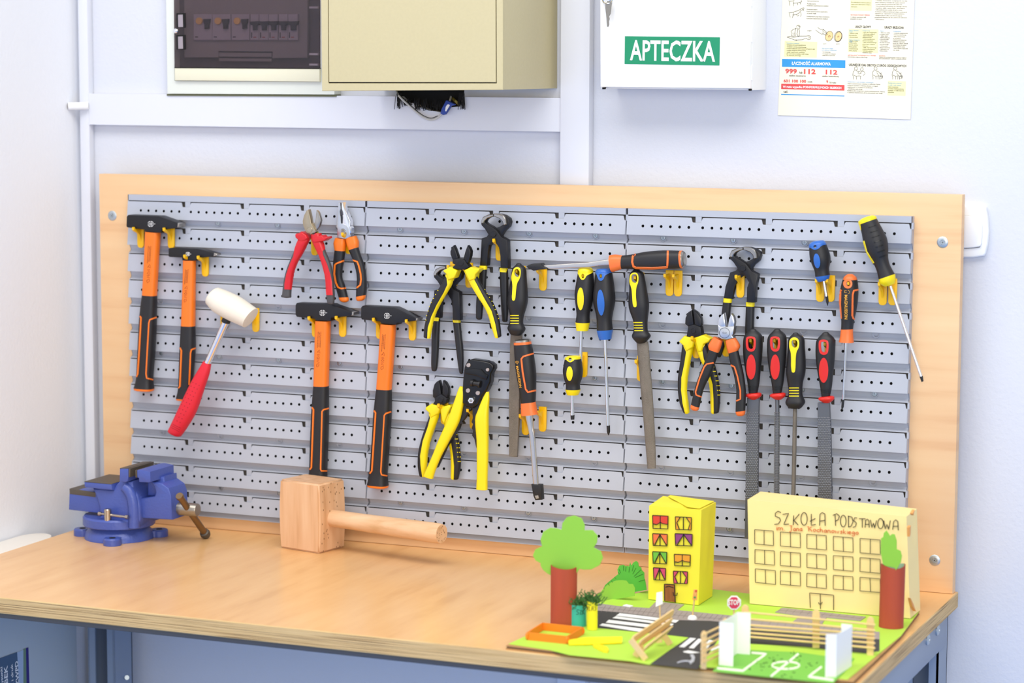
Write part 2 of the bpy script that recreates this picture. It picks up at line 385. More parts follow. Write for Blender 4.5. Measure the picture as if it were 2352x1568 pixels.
# ---------------------------------------------------------------- light switch behind the board
sw = thing('light_switch', 'white rocker light switch on the wall, half hidden behind the board', 'switch', onY(2215, 530, YW))
sz = crop(2150, 400, 6.535)
plate('switch_frame', sz([(200, 455), (560, 462), (700, 475), (745, 500), (770, 640), (788, 860), (770, 1050), (740, 1190), (715, 1228), (560, 1252), (200, 1258)]), YW-.010, YW-.0005, WHITE, sw, .003, 3)
plate('rocker', sz([(200, 615), (430, 618), (560, 632), (660, 652), (684, 680), (693, 800), (690, 930), (680, 1050), (655, 1085), (560, 1100), (430, 1108), (200, 1110)]), YW-.0145, YW-.008, WHITE, sw, .002, 2)
lines_flat('gap_line', [sz([(420, 616), (560, 631), (660, 652), (686, 680), (694, 800), (690, 930), (680, 1050), (655, 1093), (560, 1108), (425, 1116)])], 1.0, fY(YW-.0102), INK, sw)
# ---------------------------------------------------------------- bench
wb = thing('workbench', 'long workbench with birch plywood top on a grey steel frame', 'workbench', (.68, -.28, 0))
bx0, bx1, by0, by1 = -.0605, 1.4247, -.5725, .034
ztp = TT; zb = TT-.0245
bm = bmesh.new(); box_bm(bm, (bx0, by0, zb), (bx1, by1, ztp))
bmesh.ops.bevel(bm, geom=bm.edges[:], offset=.0012, segments=1, affect='EDGES')
me = finish(bm, 0); me.materials.append(BENCH); me.materials.append(PLY)
for p in me.polygons: p.material_index = 0 if p.normal.z > .9 else 1
link('worktop', me, None, wb)
zr = zb-.006
box('front_rail', (bx0+.004, by0+.003, zb-.0075), (bx1-.004, by0+.04, zb), DGREY, wb, .001)
box('side_rail', (bx1-.045, by0+.04, zb-.048), (bx1-.007, by1-.045, zb), GREYST, wb, .001)
box('side_rail', (bx0+.012, by0+.04, zb-.048), (bx0+.05, by1-.04, zb), GREYST, wb, .001)
def leg(x0, x1, y0, y1):
    bm = bmesh.new(); t = .003
    for a, b in (((x0, y0, 0), (x0+t, y1, zb-.001)), ((x1-t, y0, 0), (x1, y1, zb-.001)), ((x0, y1-t, 0), (x1, y1, zb-.001)), ((x0, y0, 0), (x0+.014, y0+t, zb-.001)), ((x1-.014, y0, 0), (x1, y0+t, zb-.001))): box_bm(bm, a, b)
    return link('leg', finish(bm, 30), GREYST, wb)
leg(bx1-.062, bx1-.010, -.048, .012); leg(bx0+.012, bx0+.064, -.07, -.012); leg(bx1-.062, bx1-.010, by0+.045, by0+.10); leg(bx0+.012, bx0+.064, by0+.045, by0+.10)
for (x, y) in ((2153.5, 1446), (2131, 1468)):
    p = onX(x, y, bx1-.006); lathe('bolt', p, (1, 0, 0), [(-.003, .0085), (.0006, .0085), (.0024, .0062), (.0028, .003), (.0012, .0026)], ZINC, wb, 16)
p = onX(2147, 1483, bx1-.0095); bb = lathe('bolt', p, (1, 0, 0), [(-.002, .009), (.0006, .009), (.0018, .006)], ZINC, wb, 16); bb = lathe('bolt', p+Vector((-.06, .03, -.03)), (1, 0, 0), [(0, .006), (.02, .006)], ZINC, wb, 10)
p = onY(282, 1560, -.075); lathe('bolt', p+Vector((0, .01, 0)), (.6, -.8, .3), [(0, .004), (.022, .004)], ZINC, wb, 10)
# ---------------------------------------------------------------- white cabinet squeezed in at the left
wc = thing('side_cabinet', 'white cabinet with rounded top corner between the bench and the left wall', 'cabinet', (-.098, -.5, 0))
zt = TT-.003; arc = [Vector((-.126, -1.4, zt)), Vector((-.0665, -1.4, zt)), Vector((-.0665, -.165, zt))] + [Vector((-.0965+.030*math.cos(t), -.165+.045*math.sin(t), zt)) for t in [math.pi*i/12 for i in range(1, 12)]] + [Vector((-.126, -.165, zt))]
link('cabinet_top', finish(prism(arc, Vector((0, 0, -.02)), .002)), mat('cream_laminate', 'f0ebe2', .5), wc)
pp = onX(176, 1460, -.072)
box('cabinet_body', (-.124, -1.38, 0), (-.072, pp.y, zt-.02), mat('pale_grey_board', 'c4cdd2', .6), wc, .001)
sx = -.0715
ps = [onX(x, y, sx) for x, y in [(-160, 1583), (65, 1487), (66.5, 1568), (68, 1640), (-160, 1740)]]
link('poster_sheet', finish(prism(ps, Vector((-.0005, 0, 0)))), mat('pale_blue_print', 'a9bcd4', .6), wc)
def onside(name, px, m, lift=.0003):
    return link(name, finish(prism([onX(x, y, sx+lift) for x, y in px], Vector((-.0002, 0, 0)))), m, wc)
z8 = crop(0, 1400, 7.127)
onside('dark_panel', z8([(-300, 900), (280, 690), (300, 1000), (320, 1500), (-300, 1700)]), mat('slate_print', '47607c', .6))
onside('green_stripe', z8([(385, 640), (425, 628), (440, 1500), (385, 1500)]), mat('green_print', '6f8b70', .6))
onside('blue_stripe', z8([(425, 628), (465, 612), (490, 1500), (440, 1500)]), mat('navy_print', '2c1f78', .6))
def sidetext(s, b0, b1, w):
    a = onX(*z8([b0])[0], sx+.0006); b = onX(*z8([b1])[0], sx+.0006); bm = bmesh.new(); text_bm(bm, s, a, b, Vector((0, -1, 0)), w, .02, Vector((1, 0, 0)), .0003)
    me = bpy.data.meshes.new('m'); bm.to_mesh(me); bm.free(); return link('print', me, WHITE, wc)
sidetext('ZWPD', (310, 1230), (292, 830), .0088); sidetext('me i druk', (225, 1330), (205, 880), .0058); sidetext('DBEK', (130, 1330), (120, 905), .0100); sidetext('rysunki', (50, 1230), (35, 930), .0060)
# ---------------------------------------------------------------- maple back board
mb = thing('back_board', 'maple veneer back board standing on the rear of the bench', 'board', (.678, YB+.009, TT))
link('board_panel', finish(prism([Vector((-.0637, YB, TT+.0003)), Vector((1.4205, YB, TT+.0003)), Vector((1.4205, YB, ZO+.0592)), Vector((-.0637, YB, ZO+.0592))], Vector((0, .018, 0)), .0012, 2)), MAPLE, mb)
def screw(x, z, Y, parent, r=.0055, name='screw'):
    bm = bmesh.new(); lathe_bm(bm, (x, Y, z), (0, -1, 0), [(-.002, r), (.0006, r), (.0016, r*.8), (.0018, r*.45), (.0010, r*.4), (.0009, r*.1)], 16)
    a = R.random()*3
    for t in (a, a+math.pi/2):
        v = box_bm(bm, (x-r*.5, Y-.0021, z-r*.09), (x+r*.5, Y-.0017, z+r*.09)); bmesh.ops.rotate(bm, verts=v, cent=(x, Y, z), matrix=Matrix.Rotation(t, 3, 'Y'))
    return link(name, finish(bm), ZINC, parent)
for (x, z) in ((-.0381, -.0115), (1.3927, -.0114), (1.3923, -.4903)): screw(x, ZO+z, YB, mb, .0085)
# ---------------------------------------------------------------- pegboard panels
PA = .0149348; RP = .0448616; PW = .4488
def slat_mesh():
    zl, zt_, zn = -.0139, .0150, .0075; c = .225
    X = lambda h: c+(h-15)*PA
    out = [(0.0006, zl), (PW-.0006, zl), (PW-.0006, zn)]
    top = []
    for g in range(4):
        s = X(g*7.5+.68) if g else .0006
        e0, e1 = X(g*7.5+(7.0 if g < 3 else 7.2)), X(g*7.5+(7.14 if g < 3 else 7.34))
        top.append([(s-(.0022 if g else 0), zn), (s, zt_-.0012), (s+.0012 if g else s, zt_), (e0-.001, zt_), (e0, zt_-.001), (e1-.0005, zn+.0008), (e1+.0006, zn)])
    for t in top[::-1]: out += t[::-1]
    out[-1] = (0.0006, zt_) if False else out[-1]
    clean = []
    for p in out:
        if not clean or (abs(p[0]-clean[-1][0])+abs(p[1]-clean[-1][1])) > 1e-5: clean.append(p)
    outer = [Vector((p[0], 0, p[1])) for p in clean]
    holes = []
    for g in range(4):
        for k in range(7):
            if (g == 0 and k == 0) or (g == 3 and k == 6): continue
            hx = X(g*7.5+.75+k); holes.append([Vector((hx+.0023*math.cos(2*math.pi*i/10), 0, .0023*math.sin(2*math.pi*i/10))) for i in range(10)])
    bm = bmesh.new(); loops = [outer]+holes; flat = [p for l in loops for p in l]; v = [bm.verts.new(p) for p in flat]
    for t in tessellate_polygon(loops): bm.faces.new([v[i] for i in t])
    n = len(outer); w = [bm.verts.new((p.x, .0095 if p.z < zl+.001 else .0016, p.z)) for p in outer]
    for i in range(n): bm.faces.new((v[i], v[(i+1) % n], w[(i+1) % n], w[i]))
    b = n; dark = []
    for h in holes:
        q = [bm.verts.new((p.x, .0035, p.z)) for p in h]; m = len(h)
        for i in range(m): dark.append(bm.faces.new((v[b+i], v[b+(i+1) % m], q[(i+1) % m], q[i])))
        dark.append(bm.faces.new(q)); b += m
    for f in dark: f.material_index = 1  # hole walls and ends coloured black for the shade inside them
    bmesh.ops.recalc_face_normals(bm, faces=[f for f in bm.faces if f.material_index == 0])
    for v_ in bm.verts: v_.co.y -= .0042*(zt_-v_.co.z)/(zt_-zl)          # the slats lean out towards their foot
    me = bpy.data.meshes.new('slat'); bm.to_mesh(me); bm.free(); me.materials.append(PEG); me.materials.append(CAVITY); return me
SLAT = slat_mesh()
def panel_back_mesh(last):
    """louvred back: one sloped band above each slat, with tabs running down into the notches"""
    bm = bmesh.new(); c = .225; X = lambda h: c+(h-15)*PA
    for r in range(12):
        z0 = -r*RP; top = z0+.0262 if r == 0 else z0+RP-.0139; yt = .0012 if r == 0 else .0085; zb_ = z0+.0166; yb_ = .0012
        lv = [(yt, top), (yb_, zb_)] if r == 0 else [(.0042, top), (.0085, z0+.0225), (.0070, z0+.0200), (.0034, z0+.0180), (yb_, zb_)]
        for (y0_, z0_), (y1_, z1_) in zip(lv, lv[1:]): bm.faces.new([bm.verts.new(p) for p in ((0, y0_, z0_), (PW, y0_, z0_), (PW, y1_, z1_), (0, y1_, z1_))])
        q2 = [bm.verts.new(p) for p in ((0, yb_, zb_), (PW, yb_, zb_), (PW, .0085, zb_+.0004), (0, .0085, zb_+.0004))]; bm.faces.new(q2)
        for g in range(4):
            a = X(g*7.5+(7.40 if g < 3 else 7.6)); b_ = X(g*7.5+8.05) if g < 3 else PW
            box_bm(bm, (a, .0012, z0+.0070), (b_, .0085, zb_+.0002))
        if r == 0: box_bm(bm, (0, .0013, top-.001), (PW, .0129, top))
    zz = -11*RP-.0139
    q = [bm.verts.new(p) for p in ((0, .0085, zz), (PW, .0085, zz), (PW, .003, zz-.010), (0, .003, zz-.010))]; bm.faces.new(q)
    box_bm(bm, (0, .003, zz-.0105), (PW, .0129, zz-.0095))
    box_bm(bm, (0, .0110, zz-.010), (PW, .0129, .0262))
    # end walls following the louvre profile
    for x in ((0, .0012), (PW-.0012, PW)):
        prof = [(.0129, .0262), (.0012, .0262), (.0012, .0163)]
        for r in range(12):
            z0 = -r*RP; prof += [(.0014, z0+.0150), (-.0020, z0-.0138), (.0042, z0-.0139)]
            if r < 11: prof += [(.0085, z0-RP+.0225), (.0070, z0-RP+.0200), (.0034, z0-RP+.0180), (.0012, z0-RP+.0163)]
        prof += [(.003, zz-.010), (.0129, zz-.010)]
        pts = [Vector((x[0], y, z)) for y, z in prof]; a = [bm.verts.new(p) for p in pts]; b_ = [bm.verts.new(p+Vector((x[1]-x[0], 0, 0))) for p in pts]; n = len(a)
        for t in tessellate_polygon([[Vector((p.y, p.z, 0)) for p in pts]]): bm.faces.new([a[i] for i in t]); bm.faces.new([b_[i] for i in t][::-1])
        for i in range(n): bm.faces.new((a[i], a[(i+1) % n], b_[(i+1) % n], b_[i]))
    bmesh.ops.recalc_face_normals(bm, faces=bm.faces[:])
    me = bpy.data.meshes.new('back'); bm.to_mesh(me); bm.free(); me.materials.append(PEG); return me
BACK = panel_back_mesh(False)
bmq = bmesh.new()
for r in range(12): box_bm(bmq, (.0015, .0052, -r*RP+.0062), (PW-.0015, .0062, -r*RP+.0172))  # added dark strips: shade of the gaps behind the lips, put into colour
CAVM = finish(bmq, 0); CAVM.materials.append(SLOT_SHADE)
bmq = bmesh.new(); lathe_bm(bmq, (0, .0095, 0), (0, -1, 0), [(0, .0056), (.0042, .0056), (.0047, .0052), (.0046, .0048), (.0032, .0045), (.0031, .0030)], 20); CUP = finish(bmq); CUP.materials.append(PEG)
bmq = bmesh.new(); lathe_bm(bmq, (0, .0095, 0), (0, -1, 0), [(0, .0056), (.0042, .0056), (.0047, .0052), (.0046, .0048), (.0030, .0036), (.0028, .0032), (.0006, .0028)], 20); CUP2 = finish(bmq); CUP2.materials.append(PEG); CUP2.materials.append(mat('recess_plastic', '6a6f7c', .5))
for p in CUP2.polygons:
    if p.center.y > .0074 and p.center.x**2+p.center.z**2 < .0040**2: p.material_index = 1  # inside of the empty cups coloured darker for the shade in them
names = ['left', 'middle', 'right']
for pn in range(3):
    pb = thing('pegboard_panel', f'grey plastic louvred tool panel, {names[pn]} one of the three on the board', 'pegboard', (pn*.45+.0006, 0, ZO), 'grey tool panels on the board')
    link('panel_back', BACK, None, pb).matrix_parent_inverse = Matrix.Identity(4)
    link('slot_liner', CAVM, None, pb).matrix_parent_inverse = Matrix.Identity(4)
    for r in range(12):
        o = link('slat', SLAT, None, pb); o.matrix_parent_inverse = Matrix.Identity(4); o.location = (0, 0, -r*RP)
    for r in (0, 3, 5, 8, 10):
        for cx_ in (.0578, .1710, .2836, .3960):
            o = link('screw_cup', CUP if r in (0, 5, 10) else CUP2, None, pb); o.matrix_parent_inverse = Matrix.Identity(4); o.location = (cx_, 0, -(r+.405)*RP)
            if r in (0, 5, 10): screw(pn*.45+.0006+cx_, ZO-(r+.405)*RP, .0068, pb, .0041)
# ---------------------------------------------------------------- yellow hooks
bm = bmesh.new()
tp = [Vector((x, -.0080, z)) for x, z in [(-.0062, .040), (.0062, .040), (.0066, .034), (.0062, .005), (.0050, .0018), (.0025, 0), (-.0025, 0), (-.0050, .0018), (-.0062, .005), (-.0066, .034)]]
TONGUE = finish(prism(tp, Vector((0, .0032, 0)), .0006, 2)); TONGUE.materials.append(HOOK)
bm = bmesh.new()
side = [(-.0070, .0350), (-.0230, .0330), (-.0262, .0334), (-.0275, .0366), (-.0312, .0361), (-.0308, .0316), (-.0260, .0288), (-.0180, .0262), (-.0118, .0212), (-.0084, .0125), (-.0070, .0060)]
bm.free(); PRONG = finish(prism([Vector((.0019, y, z)) for y, z in side], Vector((-.0038, 0, 0)), .0007, 2)); PRONG.materials.append(HOOK)
def hook(x, y, label, rot=0, nub=False):
    p = onY(x, y, -.0292)-Vector((0, 0, .0345)) if nub else onY(x, y, -.006); h = thing('tool_hook', label, 'hook', (p.x, 0, p.z), 'yellow hooks on the tool panels')
    a = link('tongue', TONGUE, None, h); a.matrix_parent_inverse = Matrix.Identity(4)
    b = link('prong', PRONG, None, h); b.matrix_parent_inverse = Matrix.Identity(4)
    h.rotation_euler = (0, rot, 0); return h
HK = [(324, 568.8, 'yellow hook under the left end of the far left hammer head'), (394, 570.4, 'yellow hook under the right end of the far left hammer head'),
(441, 632, 'yellow hook under the left end of the small hammer head'), (472, 634.7, 'yellow hook under the right end of the small hammer head'),
(515, 757, 'yellow hook under the left end of the white mallet head'), (588, 762, 'yellow hook at the right end of the white mallet head'),
(708, 540, 'yellow hook holding the red-handled diagonal cutters'), (801.8, 583, 'yellow hook holding the orange combination pliers'),
(725, 774, 'yellow hook under the left end of the hammer above the wooden mallet'), (787.4, 773.2, 'yellow hook under the right end of the hammer above the wooden mallet'),
(872.5, 777.8, 'yellow hook under the left end of the fourth hammer from left'), (947.5, 781.5, 'yellow hook under the right end of the fourth hammer from left'),
(1147.4, 598.4, 'yellow hook holding the highest pincers'), (1077.9, 660.5, 'yellow hook holding the open yellow-handled cutters'),
(1043, 658, 'yellow hook holding the pincers behind the yellow-handled cutters'), (1186.5, 621, 'yellow hook holding the flat file'),
(1247.4, 667.2, 'yellow hook under the capped tip of the level chisel'), (1538, 679.4, 'yellow hook under the level chisel handle, left one of the pair'),
(1557.6, 680.3, 'yellow hook under the level chisel handle, right one of the pair'), (1339.0, 631, 'yellow hook holding the long yellow-capped screwdriver'),
(1380.5, 632, 'yellow hook holding the long blue-capped screwdriver'), (1458.8, 636, 'yellow hook holding the half-round file'),
(1472, 875, 'yellow hook half hidden behind the blade of the half-round file'), (1340.3, 866, 'yellow hook beside the stubby yellow screwdriver'),
(1589.5, 775, 'yellow hook holding the closed yellow-handled cutters on the right'), (1668.5, 818.5, 'yellow hook holding the orange-handled cutters'),
(1700.6, 683.2, 'yellow hook holding the right-hand pincers'), (1724.2, 780.5, 'yellow hook through the leftmost red-ringed rasp handle'),
(1779.0, 780.5, 'yellow hook through the round rasp handle'), (1825.0, 782.5, 'yellow hook through the round file handle'),
(1895.0, 788.5, 'yellow hook through the rightmost red-ringed rasp handle'), (1883.8, 692.8, 'yellow hook left of the stubby blue screwdriver shaft'),
(1907.7, 692.8, 'yellow hook right of the stubby blue screwdriver shaft'), (1949.0, 649, 'yellow hook behind the orange screwdriver'),
(2027.3, 700.7, 'yellow hook left of the large tilted yellow screwdriver shaft'), (2050, 700.7, 'yellow hook right of the large tilted yellow screwdriver shaft'),
(1074.5, 941, 'yellow hook holding the wire stripper'), (1021, 974, 'yellow hook behind the small yellow cutters beside the wire stripper'),
(1195, 953.5, 'yellow hook behind the hanging chisel blade'), (1246.5, 990.8, 'yellow hook right of the hanging chisel blade')]
NUB = {1186.5, 1458.8, 1724.2, 1779.0, 1825.0, 1895.0, 1339.0, 1380.5, 1949.0, 1074.5, 1195, 708, 1589.5}
for x, y, l in HK: hook(x, y, l, 0, x in NUB)
# ================================================================ hand tools hanging on the panels
cA = crop(200, 420, 4.3558); cB = crop(200, 700, 4.3558); cR = crop(600, 440, 5.6); cH = crop(620, 660, 3.2675); cN = crop(940, 470, 4.75)
cS = crop(940, 780, 4.1265); cD = crop(1180, 540, 5.3455); cF = crop(1260, 740, 4.3567); cP = crop(1540, 540, 3.7346); cG = crop(1680, 740, 3.7321); cE = crop(1820, 460, 3.1361)
def pr(c, L):
    o = []
    for a in L:
        p = c([(a[0], a[1]), (a[2], a[3])]); o.append((p[0], p[1]))
    return o
def sh(L, dx, dy): return [(x+dx, y+dy) for x, y in L]
def at0(c, x, y, Y=-.015): p = c([(x, y)])[0]; return onY(p[0], p[1], Y)
def logo(name, c, x, y, r, Y, m, parent, w=.95):
    """ring broken by an upright bar and a cross arrow"""
    k = lambda a0, a1: c([(x+r*math.cos(math.radians(a)), y+r*math.sin(math.radians(a))) for a in range(a0, a1+1, 20)])
    return lines_flat(name, [k(200, 260), k(100, 160), k(-80, -20), k(20, 80), c([(x-r*.2, y-r), (x-r*.2, y+r)]), c([(x+r*.35, y-r*.9), (x+r*.35, y+r*.9)]), c([(x-r, y), (x+r*1.7, y)])], w, fY(Y), m, parent, .0003)
PRINTG = mat('pale_print', 'f2f2f2', .5); PRINTO = mat('dark_orange_print', '8c3d0c', .6); PRINTD = mat('brown_print', '4a2410', .6)
def scribble(name, L, c, pts_list, m, w=.8): return line_on(name, L, [c(p) for p in pts_list], w, m, L.o.parent, .0003)
# ---- claw-less machinist hammers
def hammer(label, c, head, peen, orange, grip, cap_end, strokes, lg, depth, kd, prints, group=None):
    h = thing('hammer', label, 'hammer', at0(c, *orange[0][:2]))
    yf = -.0155-depth/2; yb = -.0155+depth/2
    plate('head', c(head), yf, yb, STEELB, h, .0016, 2)
    plate('peen_tip', c(peen), yf-.0002, yb+.0002, STEEL, h, .0006, 1)
    lo = loft('handle', pr(c, orange), -.0155, ORA, h, k=kd, e=2.8)
    lg_ = loft('grip', pr(c, grip), -.0155, RUB, h, k=kd, e=2.8)
    lx = cap_end; loft('end_cap', pr(c, [grip[-1], lx]), -.0155, ORA, h, k=kd, e=2.6, c1=.12)
    if strokes: line_on('grip_line', lg_, [c(s) for s in strokes], 3.6, ORA, h, .0008)
    if lg: logo('head_mark', c, lg[0], lg[1], lg[2], yf-.0002, PRINTG, h)
    if prints:
        px, py, n, ln = prints; q = []
        for i in range(3):
            y = py+(0, 6, 0)[i]; x = px+i*13*c.__closure__[2].cell_contents/4.3558 if False else px+i*(13 if ln > 130 else 10)
            yy = y; L2 = ln*(1, .86, .92)[i]
            while yy < y+L2:
                d = R.uniform(5, 11); q.append([(x-(yy-y)*.06, yy), (x-(yy+d-y)*.06, yy+d)]); yy += d+R.uniform(2.5, 4)
        scribble('fine_print', lo, c, q, PRINTD, 1.1)
        s = ln/160; X0, Y0 = px-8, py+ln+14
        q = [[(0, 30), (20, 0), (28, 34), (6, 22)], [(2, 50), (26, 46), (4, 62), (28, 64)], [(0, 84), (14, 70), (28, 84), (14, 92), (0, 84)], [(0, 104), (26, 100), (2, 120), (28, 128)], [(4, 146), (22, 138), (24, 160), (8, 176), (2, 160), (4, 146)]]
        scribble('worn_print', lo, c, [[(X0+x*s*1.1-(y*s)*.06, Y0+y*s) for x, y in l] for l in q], PRINTO, .9)
    return h
AB = lambda L: [(a[0], a[1]+1219.6, a[2], a[3]+1219.6) for a in L]
A2 = lambda L: [(x, y+1219.6) for x, y in L]
hammer('large hammer with orange and black handle at the far left of the board', cA,
    [(408, 320), (715, 331), (925, 407), (916, 442), (865, 456), (748, 466), (738, 500), (584, 490), (578, 468), (402, 446), (390, 436), (394, 335)], [(905, 400), (926, 407), (917, 443), (900, 447)],
    [(585, 485, 735, 497), (578, 650, 724, 660), (566, 900, 710, 905), (553, 1120, 697, 1130)], [(553, 1120, 697, 1130)]+AB([(527, 110, 694, 119), (510, 420, 682, 430), (497, 690, 660, 700), (487, 770, 660, 782), (471, 826, 668, 842)]),
    AB([(473, 845, 667, 860)])[0], [A2([(530, 112), (541, 128), (524, 440), (508, 690), (494, 720)]), A2([(693, 124), (628, 148), (618, 180), (590, 690), (597, 732), (658, 748)])], (636, 410, 28), .021, .78, (613, 630, 3, 170))
hammer('small hammer with orange handle, second from left, beside the largest hammer', cA,
    [(820, 652), (860, 646), (1108, 658), (1285, 704), (1297, 718), (1280, 733), (1180, 745), (1098, 751), (1090, 778), (950, 774), (945, 746), (822, 741), (812, 735), (812, 660)], [(1268, 700), (1286, 704), (1298, 718), (1280, 734), (1262, 736)],
    [(962, 772, 1088, 777), (958, 1000, 1084, 1004), (942, 1428, 1080, 1434)], [(942, 1428, 1080, 1434)]+AB([(930, 420, 1083, 428), (921, 640, 1068, 648), (914, 830, 1050, 840), (893, 930, 1055, 944)]),
    AB([(895, 945, 1053, 958)])[0], [A2([(928, 428), (945, 455), (930, 815), (914, 832)]), A2([(1084, 432), (1043, 448), (1035, 480), (1020, 800)])], (1008, 711, 20), .014, .78, (985, 865, 3, 150))
hammer('hammer with orange and black handle hanging directly above the wooden mallet', cH,
    [(198, 117), (460, 125), (482, 136), (628, 187), (625, 206), (600, 216), (458, 228), (454, 252), (341, 249), (336, 236), (200, 221), (190, 205), (190, 132)], [(615, 182), (628, 187), (626, 206), (612, 212)],
    [(342, 248, 455, 253), (335, 500, 448, 500), (328, 738, 440, 741)], [(328, 738, 440, 741), (315, 900, 441, 905), (305, 1100, 438, 1100), (299, 1300, 430, 1310), (295, 1390, 427, 1395), (281, 1462, 433, 1472)],
    (283, 1475, 432, 1486), [[(317, 900), (328, 915), (312, 1350), (300, 1366)], [(441, 906), (402, 917), (391, 930), (380, 1362), (386, 1376), (427, 1376)]], (394, 190, 21), .021, .78, (363, 332, 3, 120))
hammer('hammer with orange and black handle, fourth from left, with its whole flared end cap showing', cH,
    [(692, 138), (930, 150), (965, 166), (1108, 236), (1106, 246), (1080, 252), (952, 267), (947, 281), (830, 271), (826, 256), (688, 241), (680, 225), (682, 150)], [(1096, 230), (1109, 237), (1107, 246), (1092, 250)],
    [(832, 272, 945, 280), (815, 550, 928, 555), (800, 760, 912, 768)], [(800, 760, 912, 768), (780, 930, 912, 935), (768, 1130, 900, 1135), (753, 1330, 885, 1342), (747, 1400, 880, 1414), (732, 1474, 888, 1489)],
    (734, 1488, 887, 1503), [[(782, 924), (794, 940), (766, 1375), (750, 1396)], [(908, 932), (870, 945), (858, 960), (832, 1382), (838, 1405), (878, 1413)]], (878, 213, 21), .021, .78, (846, 352, 3, 120))
# ---- white rubber mallet
ml = thing('rubber_mallet', 'white rubber mallet with chrome shaft and red grip, hanging at an angle', 'mallet', at0(cA, 1450, 1250))
HD = loft('head', pr(cA, [(1312, 1040, 1200, 1214), (1400, 1072, 1272, 1296), (1520, 1128, 1390, 1366), (1610, 1190, 1490, 1412), (1692, 1250, 1576, 1450)]), -.041, mat('cream_rubber', 'ece4d4', .6), ml, k=1, e=2, c0=.22, c1=.05, seg=28)
loft('collar', pr(cA, [(1362, 1335, 1440, 1375), (1344, 1372, 1428, 1412)]), -.041, BLACK, ml, k=1, e=2)
loft('shaft', pr(cA, [(1352, 1385, 1420, 1412), (1172, 1790, 1238, 1812)]), -.041, CHR, ml, k=1, e=2, sub=1)
g = loft('grip', pr(cB, [(1164, 560, 1241, 598), (1110, 650, 1225, 690), (1040, 770, 1176, 835), (930, 1000, 1096, 1070), (850, 1170, 1002, 1232), (811, 1252, 940, 1318)]), -.041, mat('red_rubber', 'dd1f33', .5, bump=.1, bscale=700), ml, k=.8, e=2.3, c1=.25)
bm = bmesh.new()
for i in range(11):
    for j in range(3):
        t = i/10; x = 1090-t*190+(j-1)*34*.9; y = 790+t*370+(j-1)*34*.45; h = hit(g, *cB([(x, y)])[0])
        if h: lathe_bm(bm, h[0]-h[1]*.0004, h[1], [(0, .0009), (.0008, .0008)], 6)
stuff(link('grip_dimples', finish(bm, 0), mat('dark_red_rubber', '9c1422', .6), ml))
line_on('grip_rings', g, [cB([(840+d*.45, 1205-d*.9), (930+d*.45, 1250-d*.9)]) for d in (-18, 0, 18)], 1, mat('dark_red_rubber', '9c1422', .6), ml, .0003)
# ---- generic pliers arm: black (or other) arm, coloured inlay, optional guard and grip dots
def arm(parent, c, secs, base, panel, panel_m, guard=None, dots=None, Y=-.014, k=.75, e=2.6, dot_r=5, cap=.3, ridges=None):
    a = loft('handle', pr(c, secs), Y, base, parent, k=k, e=e, c1=cap)
    if panel: inlay('handle_inlay', a, c(panel), panel_m, parent, .0006)
    if guard: plate('finger_guard', c(guard), Y-.0085, Y+.0085, panel_m, parent, .0025, 3)
    if dots or ridges:
        bm = bmesh.new()
        for x, y in dots or []:
            h = hit(a, *c([(x, y)])[0])
            if h: lathe_bm(bm, h[0]-h[1]*.001, h[1], [(0, dot_r*.00018), (.0016, dot_r*.00016), (.002, dot_r*.0001)], 8)
        for x, y, w in ridges or []: strip(bm, c([(x-w, y), (x+w, y)]), 2.4, lambda u, v: hit(a, u, v), .0008)
        stuff(link('grip_dots', finish(bm, 0), panel_m, parent))
    return a
# ---- red diagonal cutters
t = thing('diagonal_cutters', 'red-handled diagonal cutters with bright steel jaws, top left', 'pliers', at0(cR, 620, 490))
plate('jaw', cR([(708, 238), (735, 262), (755, 320), (766, 370), (748, 440), (715, 490), (680, 500), (620, 430), (645, 405), (688, 400), (700, 340)]), -.035, -.029, STEEL, t, .001)
plate('jaw', cR([(605, 228), (578, 242), (546, 305), (528, 380), (534, 430), (556, 490), (575, 525), (640, 548), (690, 530), (705, 515), (690, 490), (640, 400), (628, 320)]), -.040, -.031, mat('nickel_steel', 'b9aa90', .3, 1), t, .0016)
disc('pivot', *cR([(620, 490)])[0], 6, -.0412, -.039, mat('nickel_steel', 'b9aa90', .3, 1), t)
arm(t, cR, [(508, 515, 600, 560), (480, 610, 620, 620), (440, 720, 585, 690), (400, 820, 530, 800), (350, 940, 470, 900), (310, 1060, 425, 1020), (290, 1160, 405, 1120), (276, 1270, 390, 1265), (268, 1345, 386, 1352)], GREYRUB,
    [(500, 505), (640, 560), (640, 625), (590, 700), (535, 802), (475, 902), (425, 1030), (405, 1120), (386, 1258), (300, 1255), (302, 1180), (325, 1060), (365, 940), (415, 830), (432, 740), (448, 690), (490, 590)], RED,
    [(430, 555), (445, 538), (480, 540), (512, 515), (575, 560), (590, 600), (560, 630), (520, 648), (470, 625), (435, 590)], Y=-.034)
arm(t, cR, [(650, 545, 770, 530), (652, 610, 780, 600), (680, 680, 810, 690), (725, 780, 830, 770), (770, 880, 870, 860), (805, 1000, 905, 960), (830, 1120, 925, 1090), (838, 1230, 938, 1220), (838, 1340, 945, 1340), (852, 1430, 938, 1438)], GREYRUB,
    [(640, 540), (775, 525), (790, 600), (818, 735), (790, 765), (795, 810), (850, 940), (888, 1060), (908, 1160), (918, 1330), (842, 1330), (834, 1220), (826, 1110), (800, 990), (760, 880), (715, 780), (672, 680), (648, 610)], RED,
    [(770, 560), (800, 590), (845, 578), (852, 600), (800, 636), (700, 655), (662, 648), (655, 610), (690, 590)], Y=-.034)
